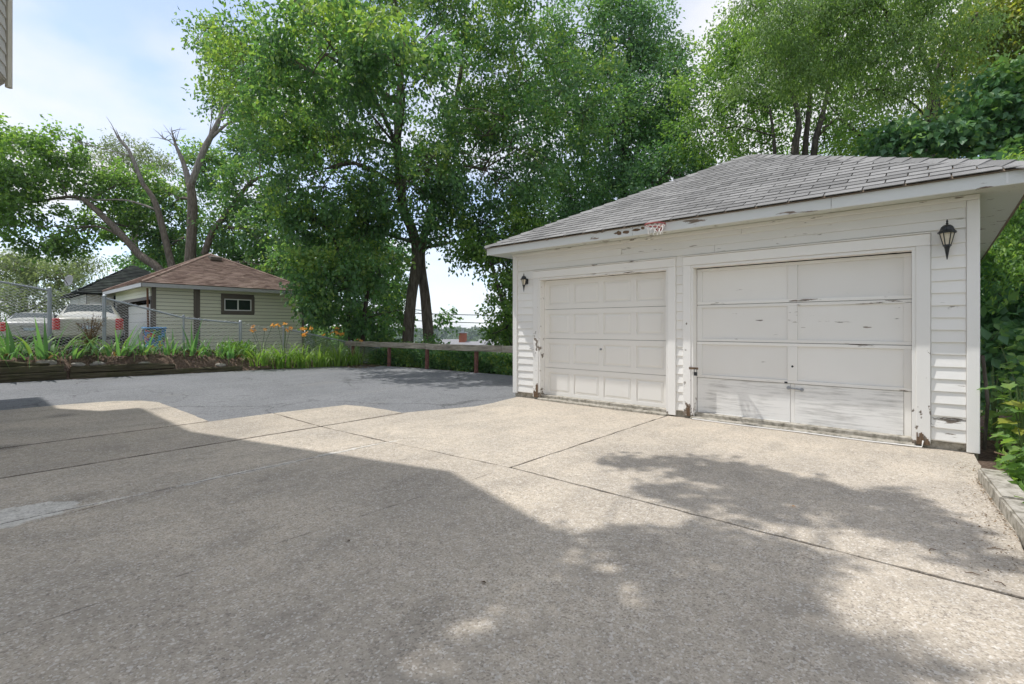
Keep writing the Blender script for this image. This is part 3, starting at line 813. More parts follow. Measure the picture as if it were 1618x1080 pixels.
def shingles(A, B, P, expo, tab, single):
    u, v, n, Lh, pu, Wd = slope_frame(A, B, P)
    rows = int(Lh / expo)
    joined = MB(); count = 0
    std = None
    th = 0.008
    for r in range(rows + 1):
        v0 = r * expo; v1 = min(v0 + expo * 1.12, Lh - 0.004)
        if v1 - v0 < 0.03: break
        def lim(vv): return pu * vv / Lh, Wd - (Wd - pu) * vv / Lh
        l0, h0 = lim(v0); l1, h1 = lim(v1)
        x = -tab * (0.5 if r % 2 else 1.0) + random.uniform(-.012, .012)
        while x < h0:
            if x + tab < l0: x += tab; continue
            a0, b0 = max(x + .006, l0), min(x + tab - .006, h0)
            a1, b1 = max(x + .006, l1), min(x + tab - .006, h1)
            x += tab
            if b0 - a0 < 0.02: continue
            if b1 <= a1: a1 = b1 = min(max((a0 + b0) / 2, l1), h1); b1 += 0.002
            lift0 = 0.0125 + random.uniform(0, .003); lift1 = 0.004
            sag = -0.030 * math.sin(math.pi * min(1, max(0, (a0 - l0) / max(.1, h0 - l0)))) * (1 - v0 / Lh)
            def p(uu, vv, h): return A + u * uu + v * vv + n * (h + sag * 0)
            vs = [p(a0, v0, lift0 - th), p(b0, v0, lift0 - th), p(b1, v1, lift1 - th), p(a1, v1, lift1 - th), p(a0, v0, lift0), p(b0, v0, lift0), p(b1, v1, lift1), p(a1, v1, lift1)]
            fs = [(3,2,1,0),(4,5,6,7),(0,1,5,4),(1,2,6,5),(2,3,7,6),(3,0,4,7)]
            if single:
                MB().add(vs, fs).build('shingle', M['shingle'], gar); count += 1
            else:
                joined.add(vs, fs)
    if not single:
        stuff(joined.build('shingle_course', M['shingle'], gar))
    return count
ns = shingles(corners[0], corners[1], PK, 0.152, 0.36, True)
shingles(corners[1], corners[2], PK, 0.152, 0.36, False)
shingles(corners[2], corners[3], PK, 0.152, 0.36, False)
shingles(corners[3], corners[0], PK, 0.152, 0.36, False)
def hip_caps(A, P, n1, n2, single):
    d = (P - A); Ld = d.length; d.normalize()
    k = int(Ld / 0.24); joined = MB(); c = 0
    s1 = n1.cross(d); s2 = n2.cross(d)
    if s1.z > 0: s1 = -s1
    if s2.z > 0: s2 = -s2
    s1.normalize(); s2.normalize()
    for i in range(k):
        a = A + d * (i * 0.24); b = A + d * min(i * 0.24 + 0.29, Ld)
        up = Vector((0, 0, 1))
        vs = [a + s1 * .13 + up * .014, a + up * .036, a + s2 * .13 + up * .014, b + s1 * .13 + up * .004, b + up * .018, b + s2 * .13 + up * .004]
        vs += [q - up * .012 for q in vs]
        fs = [(0,1,4,3),(1,2,5,4),(9,10,7,6),(10,11,8,7),(0,6,7,1),(1,7,8,2),(3,4,10,9),(4,5,11,10),(0,3,9,6),(2,8,11,5)]
        if single: MB().add(vs, fs).build('hip_shingle', M['shingle'], gar); c += 1
        else: joined.add(vs, fs)
    if not single: stuff(joined.build('hip_shingle_run', M['shingle'], gar))
    return c
NN = []
for i in range(4):
    A, B = corners[i], corners[(i + 1) % 4]
    NN.append((B - A).cross(PK - A).normalized())
c1 = hip_caps(corners[0], PK, NN[0], NN[3], True)
c2 = hip_caps(corners[1], PK, NN[0], NN[1], True)
hip_caps(corners[2], PK, NN[1], NN[2], False); hip_caps(corners[3], PK, NN[2], NN[3], False)

# wall lanterns
def lantern(label, x, z, s):
    th = thing('wall_lantern', label, 'lantern', (x, GY0 - .03, z), 'black lanterns on the garage front')
    y = GY0 - .03 - .105 * s
    mb = MB(); mb.box(x - .032 * s, x + .032 * s, GY0 - .034, GY0 - .0225, z - .06 * s, z + .06 * s); mb.build('back_plate', M['black_metal'], th, bevel=.003)
    mb = MB(); mb.tube([(x, GY0 - .034, z - .02 * s), (x, GY0 - .07, z - .075 * s), (x, y, z - .085 * s)], .008 * s, 8); mb.build('arm', M['black_metal'], th)
    c = (x, y, z)
    mb = MB(); mb.lathe(c, [(.028 * s, -.085 * s), (.055 * s, .03 * s)], 6); mb.build('glass_body', M['lamp_glass'], th)
    mb = MB()
    for k in range(6):
        a = 2 * math.pi * k / 6
        mb.tube([(x + .030 * s * math.cos(a), y + .030 * s * math.sin(a), z - .087 * s), (x + .057 * s * math.cos(a), y + .057 * s * math.sin(a), z + .031 * s)], .0045 * s, 5)
    mb.lathe(c, [(.034 * s, -.10 * s), (.034 * s, -.086 * s)], 6)
    mb.build('cage', M['black_metal'], th)
    mb = MB(); mb.lathe(c, [(.074 * s, .030 * s), (.076 * s, .042 * s), (.060 * s, .060 * s), (.047 * s, .095 * s), (.030 * s, .112 * s), (.012 * s, .118 * s)], 12); mb.build('cap', M['black_metal'], th)
    mb = MB(); mb.lathe(c, [(.006 * s, .118 * s), (.013 * s, .128 * s), (.006 * s, .138 * s), (.010 * s, .148 * s), (.003 * s, .170 * s)], 8); mb.build('finial', M['black_metal'], th)
    mb = MB(); mb.lathe(c, [(.004 * s, -.235 * s), (.020 * s, -.125 * s), (.028 * s, -.101 * s)], 8); mb.build('tail_spike', M['black_metal'], th)
lantern('black wall lantern at the far corner beside the panelled steel door', -5.63, 2.13, 0.82)
lantern('black wall lantern by the near corner board beside the old wooden door', 0.08, 2.235, 1.02)

# toy basketball hoop on the fascia
hx, hy, hz = -2.93, EY0 - .155, 2.715
hoop = thing('toy_basketball_hoop', 'small faded red toy basketball hoop with torn net on the fascia', 'hoop', (hx, EY0, 2.70))
mb = MB()
mb.tube([(hx + .135 * math.cos(a), hy + .135 * math.sin(a), hz) for a in np.linspace(0, 6.2832, 25)], .011, 6, cap=False); mb.build('rim', M['hoop_red'], hoop, smooth=True)
mb = MB(); mb.box(hx - .05, hx + .05, EY0 - .024, EY0 - .0025, hz - .07, hz + .015); mb.add([(hx - .03, EY0 - .024, hz - .06), (hx + .03, EY0 - .024, hz - .06), (hx + .05, EY0 - .024, hz), (hx - .05, EY0 - .024, hz), (hx, EY0 - .05, hz)], [(0, 1, 4), (1, 2, 4), (2, 3, 4), (3, 0, 4)])
mb.build('bracket', M['hoop_red'], hoop)
mb = MB()
for k in range(11):
    a = 2 * math.pi * k / 11; b = a + 0.571; a2 = a + 1.0
    l = random.choice((.10, .13, .05, .14))
    P = lambda an, r, dz: (hx + r * math.cos(an), hy + r * math.sin(an), hz + dz)
    mb.tube([P(a, .135, 0), P(a + .28, .11, -.05), P(b, .09, -l)], .005, 4)
    mb.tube([P(b, .135, 0), P(a + .28, .11, -.05), P(a, .09, -l * random.uniform(.6, 1))], .005, 4)
mb.build('net', M['net'], hoop)

# ------------------------------------------------------------------ guard beam and red posts
gb = thing('guard_rail', 'weathered grey timber rail on rusty red pipe posts at the asphalt edge', 'guard rail', (-12, 9.6, 0))
def rail_y(x): return 9.35 + (9.80 - 9.35) * (x + 16.1) / 8.0 if x < -8 else 9.80
for x0, x1, mat in ((-16.3, -11.95, 'beam'), (-11.944, -8.9, 'beam'), (-8.894, -6.15, 'beam')):
    ya, yb = rail_y(x0), rail_y(x1)
    za, zb = 0.70 + random.uniform(-.01, .01), 0.705 + random.uniform(-.01, .01)
    mb = MB()
    k = 9
    for e in range(k):
        f0, f1 = e / k, (e + 1) / k
        if e == 0: prev = None
    secs = []
    for e in range(k + 1):
        f = e / k; x = x0 + (x1 - x0) * f; y = ya + (yb - ya) * f; z = za + (zb - za) * f + random.uniform(-.006, .006)
        secs.append([(x, y - .07 + random.uniform(-.004, .004), z - .10), (x, y + .07, z - .10), (x, y + .07, z + .08 + random.uniform(-.008, .004)), (x, y - .07 + random.uniform(-.004, .004), z + .08 + random.uniform(-.008, .004))])
    vs = [p for s in secs for p in s]; fs = [(3, 2, 1, 0), tuple(range(4 * k, 4 * k + 4))]
    for e in range(k):
        for q in range(4):
            a = 4 * e + q; b = 4 * e + (q + 1) % 4
            fs.append((a, b, b + 4, a + 4))
    mb.add(vs, fs); mb.build('beam', M[mat], gb, bevel=.012)
for x in (-15.9, -13.82, -11.95, -9.88, -7.6):
    y = rail_y(x)
    mb = MB(); mb.tube([(x, y - .005, -.05), (x + .01, y, .598)], .062, 12); mb.build('post', M['rust'], gb, smooth=False)

# ------------------------------------------------------------------ neighbour's garage
NX0, NX1, NY0, NY1 = -28.4, -22.0, 4.69, 10.45
NZ0, NZ1 = 0.30, 2.86
ng = thing('neighbour_garage', 'sage green sided garage with brown shingle roof behind the chain link fence', 'garage', (-25.2, 7.6, NZ0))
mb = MB()
mb.box(NX0, NX1 - .02, NY0 + 1.0, NY1, NZ0 - .8, NZ1)
mb.box(NX0, NX0 + .3, NY0 + .02, NY0 + .998, NZ0 - .6, NZ1); mb.box(NX1 - .32, NX1 - .02, NY0 + .02, NY0 + .998, NZ0 - .6, NZ1)
mb.box(NX0 + .302, NX1 - .322, NY0 + .02, NY0 + .998, 2.45, NZ1)
mb.build('wall', M['taupe'], ng)  # dark core shows between boards, standing in for shadow lines under the laps
def nclap(name, x, y0, y1, z0):
    mb = MB()
    mb.add([(x, y0, z0), (x + .040, y0, z0), (x + .016, y0, z0 + .128), (x, y0, z0 + .128), (x, y1, z0), (x + .040, y1, z0), (x + .016, y1, z0 + .128), (x, y1, z0 + .128)],
           [(0,1,2,3),(7,6,5,4),(0,4,5,1),(1,5,6,2),(2,6,7,3),(3,7,4,0)])
    mb.build(name, M['vinyl'], ng)
WY0, WY1, WZ0, WZ1 = 7.00, 8.29, 1.86, 2.57
for i in range(19):
    z0 = 0.10 + i * .143
    if z0 + .1 > NZ1: break
    nclap('siding_board', NX1 - .02, NY0 + .12, 6.03, z0)
    if z0 + .143 > WZ0 and z0 < WZ1:
        nclap('siding_board', NX1 - .02, 6.25, WY0, z0); nclap('siding_board', NX1 - .02, WY1, NY1 - .1, z0)
    else:
        nclap('siding_board', NX1 - .02, 6.25, NY1 - .1, z0)
for y0, y1 in ((NY0, NY0 + .12), (6.03, 6.135), (6.145, 6.25), (NY1 - .1, NY1)):
    mb = MB(); mb.box(NX1 - .02, NX1 + .030, y0, y1, NZ0 - .7, NZ1); mb.build('corner_trim', M['taupe'], ng)
mb = MB(); mb.box(NX1 - .02, NX1 + .010, NY0 + .12, NY1 - .1, 2.795, 2.86); mb.build('frieze_trim', M['taupe'], ng)
# front: header boards, jambs and the half open overhead door
for z0, z1 in ((2.45, 2.58), (2.585, 2.715), (2.72, 2.85)):
    mb = MB(); mb.box(NX0 + .02, NX1 - .13, NY0 - .012, NY0 + .018, z0, z1); mb.build('siding_board', M['vinyl'], ng, bevel=.006)
mb = MB(); mb.box(NX0, NX1 - .022, NY0 - .02, NY0 + .019, 2.33, 2.448); mb.build('door_header', M['taupe'], ng)
for x0, x1 in ((NX0, NX0 + .35), (NX1 - .16, NX1 - .022)):
    mb = MB(); mb.box(x0, x1, NY0 - .02, NY0 + .019, NZ0 - .5, 2.328); mb.build('door_jamb', M['taupe'], ng)
dr = link('overhead_door', None, ng); ORG[dr.name] = origin(ng)
for k in range(5):
    z0 = 0.42 + k * .36
    mb = MB(); mb.box(NX0 + .9, NX1 - .33, NY0 + .30, NY0 + .34, z0, z0 + .352); mb.build('door_section', M['white_door'], dr, bevel=.006)
mb = MB(); mb.box(NX0 + .31, NX1 - .33, NY0 + .90, NY0 + .94, NZ0 - .3, 2.44); mb.build('interior_shade', M['gap_dark'], ng)
mb = MB(); mb.tube([(NX1 - .20, NY0 - .10, 2.75), (NX1 - .16, NY0 - .09, 1.6), (NX1 - .03, NY0 - .08, .45)], .035, 8); mb.build('downspout', M['copper_pipe'], ng)
# window
w = MB()
for (a, b, c, d) in ((WY0, WY1, WZ1 - .11, WZ1), (WY0, WY1, WZ0, WZ0 + .11), (WY0, WY0 + .12, WZ0 + .111, WZ1 - .111), (WY1 - .12, WY1, WZ0 + .111, WZ1 - .111)):
    w.box(NX1 - .02, NX1 + .03, a, b, c, d)
win = w.build('window', M['taupe'], ng)
fr = MB()
ya, yb, za, zb = WY0 + .121, WY1 - .121, WZ0 + .112, WZ1 - .112
for (a, b, c, d) in ((ya, yb, zb - .04, zb), (ya, yb, za, za + .04), (ya, ya + .04, za + .041, zb - .041), (yb - .04, yb, za + .041, zb - .041), ((ya + yb) / 2 - .025, (ya + yb) / 2 + .025, za + .041, zb - .041)):
    fr.box(NX1 - .02, NX1 + .012, a, b, c, d)
fr.build('frame', M['window_white'], win)
for a, b in ((ya + .041, (ya + yb) / 2 - .026), ((ya + yb) / 2 + .026, yb - .041)):
    mb = MB(); mb.box(NX1 - .02, NX1 - .004, a, b, za + .041, zb - .041); mb.build('pane', M['glass'], win)
# roof in thin stepped courses
nc = [Vector((NX0 - .4, NY0 - .4, NZ1 + .05)), Vector((NX1 + .4, NY0 - .4, NZ1 + .05)), Vector((NX1 + .4, NY1 + .4, NZ1 + .05)), Vector((NX0 - .4, NY1 + .4, NZ1 + .05))]
NP = Vector((-25.2, 7.57, 4.62))
mb = MB(); mb.add([c - Vector((0, 0, .02)) for c in nc] + [NP - Vector((0, 0, .03))], [(0,1,4),(1,2,4),(2,3,4),(3,0,4),(3,2,1,0)]); mb.build('roof_deck', M['bare_wood'], ng)
def courses(A, B, P, expo, mat, par):
    u, v, n, Lh, pu, Wd = slope_frame(A, B, P)
    mb = MB(); r = 0
    while r * expo < Lh - .02:
        v0 = r * expo; v1 = min(v0 + expo * 1.1, Lh)
        l0, h0 = pu * v0 / Lh, Wd - (Wd - pu) * v0 / Lh
        l1, h1 = pu * v1 / Lh, Wd - (Wd - pu) * v1 / Lh
        q = lambda a, b, h: A + u * a + v * b + n * h
        x = l0 - random.uniform(0, .25)
        tb = .28
        while x < h0:
            a0, b0 = max(x, l0), min(x + tb - .004, h0); a1, b1 = max(x, l1), min(x + tb - .004, h1)
            x += tb
            if b0 - a0 < .02 or b1 <= a1: continue
            k = random.uniform(0, .012)
            mb.add([q(a0, v0, .0), q(b0, v0, .0), q(b0, v0, .030 + k), q(a0, v0, .030 + k), q(a1, v1, .003), q(b1, v1, .003)], [(0,1,2,3),(3,2,5,4)])
        r += 1
    return stuff(mb.build('shingle_course', M[mat], par))
for i in range(4):
    courses(nc[i], nc[(i + 1) % 4], NP, .145, 'brown_shingle', ng)
NNN = [(nc[(i + 1) % 4] - nc[i]).cross(NP - nc[i]).normalized() for i in range(4)]
for i in range(4):
    A = nc[i]; d = (NP - A)
    mb = MB(); mb.tube([A + Vector((0, 0, .02)), NP + Vector((0, 0, .02))], .06, 6); mb.build('hip_ridge', M['brown_shingle'], ng)
for a, b in ((0, 1), (1, 2), (2, 3), (3, 0)):
    A, B = nc[a], nc[b]; d = (B - A).normalized(); o = Vector((d.y, -d.x, 0)) * .012
    mb = MB(); z0, z1 = -.15, -.012
    i_ = Vector((-d.y, d.x, 0)) * .05
    mb.add([A + o + Vector((0,0,z0)), B + o + Vector((0,0,z0)), B + o + Vector((0,0,z1)), A + o + Vector((0,0,z1)), A + i_ + Vector((0,0,z0)), B + i_ + Vector((0,0,z0)), B + i_ + Vector((0,0,z1)), A + i_ + Vector((0,0,z1))],
           [(0,1,2,3),(7,6,5,4),(0,4,5,1),(3,2,6,7)])
    mb.build('gutter', M['gutter'], ng)
mb = MB(); mb.prism([(NX0 - .36, NY0 - .36), (NX1 + .36, NY0 - .36), (NX1 + .36, NY1 + .36), (NX0 - .36, NY1 + .36)], NZ1 + .001, NZ1 + .015); mb.build('soffit', M['vinyl'], ng)
mb = MB(); mb.add([(-24.75, 7.35, 4.36), (-24.75, 7.8, 4.36), (-24.35, 7.8, 4.30), (-24.35, 7.35, 4.30), (-24.75, 7.35, 4.52), (-24.75, 7.8, 4.52), (-24.35, 7.8, 4.44), (-24.35, 7.35, 4.44)], [(3,2,1,0),(4,5,6,7),(0,1,5,4),(1,2,6,5),(2,3,7,6),(3,0,4,7)])
mb.build('roof_vent', M['taupe'], ng)

# ------------------------------------------------------------------ black shed further back
sh_ = thing('black_shed', 'dark shed with black patched roof and a weathered white door edge', 'shed', (-33.5, 6.2, 0.4))
SX0, SX1, SY0, SY1 = -36.2, -31.0, 4.0, 8.6
mb = MB(); mb.box(SX0, SX1, SY0, SY1, 0.0, 2.9); mb.build('wall', M['black_wall'], sh_)
for i in range(9):
    mb = MB(); mb.box(SX1, SX1 + .02, SY0 + .02 + i * .51, SY0 + .52 + i * .51, 0.2, 2.88); mb.build('wall_board', M['black_wall'] if i > 1 else M['weather_white'], sh_, bevel=.006)
for i in range(5):
    mb = MB(); mb.box(SX0 + i * 1.04, SX0 + i * 1.04 + 1.03, SY0 - .02, SY0 - .0005, 0.2, 2.88); mb.build('wall_board', M['weather_white'], sh_, bevel=.006)
w = MB(); w.box(SX1 + .0205, SX1 + .05, SY0 + .12, SY0 + .55, 1.5, 2.5); w = w.build('door', M['window_white'], sh_)
mb = MB(); mb.box(SX1 + .0505, SX1 + .055, SY0 + .18, SY0 + .49, 1.9, 2.4); mb.build('pane', M['glass'], w)
sc_ = [Vector((SX0 - .4, SY0 - .4, 2.92)), Vector((SX1 + .4, SY0 - .4, 2.92)), Vector((SX1 + .4, SY1 + .4, 2.92)), Vector((SX0 - .4, SY1 + .4, 2.92))]
SP = Vector((-33.6, 6.3, 4.75))
mb = MB(); mb.add([c - Vector((0, 0, .03)) for c in sc_] + [SP - Vector((0, 0, .03))], [(0,1,4),(1,2,4),(2,3,4),(3,0,4),(3,2,1,0)]); mb.build('roof_deck', M['black_wall'], sh_)
for i in range(4): courses(sc_[i], sc_[(i + 1) % 4], SP, .17, 'tar_roof', sh_)
dish = thing('satellite_dish', 'grey satellite dish on a mast at the eave of the dark shed', 'satellite dish', (-30.7, 3.55, 2.9))
mb = MB(); mb.tube([(-30.75, 3.7, 2.88), (-30.72, 3.6, 3.15), (-30.65, 3.45, 3.35)], .03, 8); mb.build('mast', M['galv'], dish)
mb = MB()
cx, cy, cz = -30.55, 3.35, 3.45
dn_ = Vector((.75, -.6, .28)).normalized(); du = Vector((0, 0, 1)); du = (du - dn_ * du.dot(dn_)).normalized(); ds = dn_.cross(du)
rings = []
for r, h in ((0.02, 0), (.10, .015), (.19, .045), (.25, .08)):
    rings.append([Vector((cx, cy, cz)) + (ds * math.cos(a) * .62 + du * math.sin(a)) * r * 1.1 + dn_ * h for a in np.linspace(0, 6.2832, 17)[:-1]])
vs = [p for r in rings for p in r]; vs += [p - dn_ * .012 for p in vs]
fs = []
for i in range(3):
    for k in range(16):
        a = i * 16 + k; b = i * 16 + (k + 1) % 16
        fs.append((a, b, b + 16, a + 16)); fs.append((64 + a + 16, 64 + b + 16, 64 + b, 64 + a))
for k in range(16): fs.append((48 + k, 48 + (k + 1) % 16, 112 + (k + 1) % 16, 112 + k))
mb.add(vs, fs); mb.build('reflector', M['gutter'], dish, smooth=True)
mb = MB(); mb.tube([Vector((cx, cy, cz)) - du * .25, Vector((cx, cy, cz)) + dn_ * .32 - du * .06], .012, 6); mb.build('feed_arm', M['trim_black'], dish)

# ------------------------------------------------------------------ house at the back of the camera (only its corner shows, its eaves shade the drive)
hs = thing('grey_house', 'grey weathered house corner with cream trim jutting in high beside the drive', 'house', (-10, -4, 0))
up_poly = [(-16.4, -1.5), (-14.0, -1.45), (-13.6, -.55), (-11.2, -.62), (-7.30, .305), (-6.15, -.05), (-6.0, -9.0), (-16.4, -9.0)]
low_poly = [(-16.2, -2.0), (-6.6, -2.0), (-6.6, -8.8), (-16.2, -8.8)]
mb = MB(); mb.prism(low_poly, -.1, 3.86); mb.build('lower_wall', M['house_grey'], hs)
mb = MB(); mb.prism(up_poly, 3.86, 9.95); mb.build('upper_wall', M['house_grey'], hs)
# lapped boards on the prow near the visible corner
for (a, b) in ((3, 4), (4, 5)):
    A = Vector((*up_poly[a], 0)); B = Vector((*up_poly[b], 0)); d = (B - A).normalized(); o = Vector((d.y, -d.x, 0)) * -1
    for k in range(48):
        z0 = 3.87 + k * .125
        mb = MB()
        q0, q1 = A + d * .05, B - d * .05
        mb.add([q0 + o * .001 + Vector((0,0,z0)), q1 + o * .001 + Vector((0,0,z0)), q1 + o * .018 + Vector((0,0,z0)), q0 + o * .018 + Vector((0,0,z0)), q0 + o * .004 + Vector((0,0,z0+.13)), q1 + o * .004 + Vector((0,0,z0+.13))],
               [(0,1,2,3),(3,2,5,4),(0,3,4),(1,5,2)])
        mb.build('clapboard', M['house_grey'], hs)
mb = MB(); mb.tube([(-7.29, .325, 3.80), (-7.29, .330, 9.9)], .03, 6); mb.build('corner_trim', M['house_trim'], hs)
eave = [(-16.74, -1.14), (-13.9, -1.09), (-13.75, -.21), (-11.14, -.23), (-7.46, .79), (-5.76, .33), (-5.55, -9.4), (-16.9, -9.4)]
mb = MB(); mb.prism(eave, 9.96, 10.06); mb.build('eave', M['house_trim'], hs)
mb = MB(); n = len(eave)
rid = [(-13.4, -5.2, 12.0), (-9.4, -5.2, 12.0)]
mb.add([(x, y, 10.062) for x, y in eave] + rid, [(0, 1, 2, 3, 8), (3, 4, 9, 8), (4, 5, 9), (5, 6, 9), (6, 7, 8, 9), (7, 0, 8)]); mb.build('roof', M['shingle'], hs)

# ------------------------------------------------------------------ timber bed wall, fence
def sleeper(pts, h, w, zbase, label, wear=0.02):
    """a weathered timber laid along pts, tops uneven"""
    k = 10; secs = []
    (xa, ya), (xb, yb) = pts
    d = Vector((xb - xa, yb - ya)).normalized(); s = Vector((-d.y, d.x))
    for e in range(k + 1):
        f = e / k; x = xa + (xb - xa) * f; y = ya + (yb - ya) * f
        top = h(f) if callable(h) else h
        bot = zbase(f) if callable(zbase) else zbase
        j = lambda: random.uniform(-wear, wear) * .6
        secs.append([(x - s.x * w / 2 + j() * .5, y - s.y * w / 2, bot), (x + s.x * w / 2, y + s.y * w / 2, bot), (x + s.x * w / 2, y + s.y * w / 2, bot + top + j()), (x - s.x * w / 2 + j() * .5, y - s.y * w / 2, bot + top + j())])
    vs = [p for q in secs for p in q]; fs = [(0, 1, 2, 3), tuple(range(4 * k + 3, 4 * k - 1, -1))]
    for e in range(k):
        for q in range(4):
            a = 4 * e + q; b = 4 * e + (q + 1) % 4
            fs.append((a + 4, b + 4, b, a))
    mb = MB(); mb.add(vs, fs)
    o = mb.build('timber_sleeper', M['tie'], None, bevel=.015)
    me = o.data
    base = Vector(((xa + xb) / 2, (ya + yb) / 2, min(v.co.z for v in me.vertices)))
    for v in me.vertices: v.co -= base
    o.location = base
    bm = bmesh.new(); bm.from_mesh(me); bmesh.ops.recalc_face_normals(bm, faces=bm.faces); bm.to_mesh(me); bm.free()
    tag(o, label, 'sleeper', 'old timbers edging the flower bed')
    return o
sleeper([(-16.78, -1.6), (-16.42, 1.74)], .205, .24, -.02, 'bottom mossy timber of the tallest stack at the photo edge')
sleeper([(-16.80, -1.6), (-16.45, 1.70)], .165, .23, .188, 'middle mossy timber in the tallest stack below the iris')
sleeper([(-16.86, -1.8), (-16.55, 1.45)], lambda f: .19 * (1 - sstep(.55, 1, f) * .75) , .22, .356, 'top timber of the tallest stack worn down to a slope')
sleeper([(-16.40, 1.80), (-15.70, 5.55)], .145, .24, -.02, 'long low mossy timber lying on the asphalt under the iris')
sleeper([(-16.45, 1.82), (-16.05, 3.95)], lambda f: .17 - .05 * sstep(.7, 1, f), .22, lambda f: .128 + .02 * f, 'short tilted timber resting on the long low one')
sleeper([(-15.75, 5.60), (-15.45, 6.6)], lambda f: .07 - .03 * f, .20, -.02, 'thin rotting timber end near the daylilies')

def fx(y): return -17.8 + .17 * (y - 1.5)
fence = thing('chain_link_fence', 'galvanised chain link fence stepping down behind the flower bed', 'fence', (fx(4), 4, 0.4))
posts = [(-1.2, 2.85), (1.55, 2.30), (2.65, 2.14), (4.48, 1.60), (5.99, 1.44), (7.28, 1.27), (9.6, .73), (11.2, .40)]
for i, (y, zt) in enumerate(posts):
    big = i in (1, 2, 4)
    mb = MB(); mb.tube([(fx(y), y, ground_z(fx(y), y) - .2), (fx(y), y, zt + .02)], .045 if big else .028, 10)
    mb.lathe((fx(y), y, zt + .02), [(.05 if big else .033, 0), (.05 if big else .033, .02), (.02, .05)], 10)
    mb.build('post', M['galv'], fence)
for (i, j) in ((0, 1), (2, 3), (3, 4), (5, 6), (6, 7)):
    (y0, z0), (y1, z1) = posts[i], posts[j]
    mb = MB(); mb.tube([(fx(y0), y0, z0 - .03), (fx(y1), y1, z1 - .03)], .024, 8); mb.build('top_rail', M['galv'], fence)
def chain_mesh(i, j, sagm):
    (y0, z0), (y1, z1) = posts[i], posts[j]
    Ls = (y1 - y0); w = .070; h = .038
    vs = []; fs = []; r = .0076
    ncol = int(Ls / w); o = 0
    V = []; F = []
    for c in range(ncol):
        yc = y0 + (c + .5) * w
        f = (yc - y0) / Ls
        top = z0 + (z1 - z0) * f - sagm * math.sin(math.pi * f) + .035
        bot = ground_z(fx(yc), yc) - .02
        m = max(2, int((top - bot) / h))
        k = np.arange(m + 1)
        zz = top - k * h
        s = np.where((k + c) % 2 == 0, -1, 1) * (w / 2 + .002)
        yy = yc + s
        xx = fx(yy) + np.where((k % 2) == 0, .006, -.006)
        base = np.stack([xx, yy, zz], 1)
        offs = np.array([(r, 0, 0), (-r * .5, r * .87, 0), (-r * .5, -r * .87, 0)])
        V.append((base[:, None, :] + offs[None]).reshape(-1, 3))
        a = np.arange(m)[:, None] * 3 + np.arange(3)[None]
        b = np.arange(m)[:, None] * 3 + (np.arange(3)[None] + 1) % 3
        F.append(np.stack([a, b, b + 3, a + 3], -1).reshape(-1, 4) + o)
        o += 3 * (m + 1)
    me = np_mesh('wire_mesh', np.concatenate(V) - np.array(origin(fence)), np.concatenate(F), M['wire'])
    stuff(link('wire_mesh', me, fence))
for i in range(len(posts) - 1):
    chain_mesh(i, i + 1, .06 if i in (1, 4) else .015)

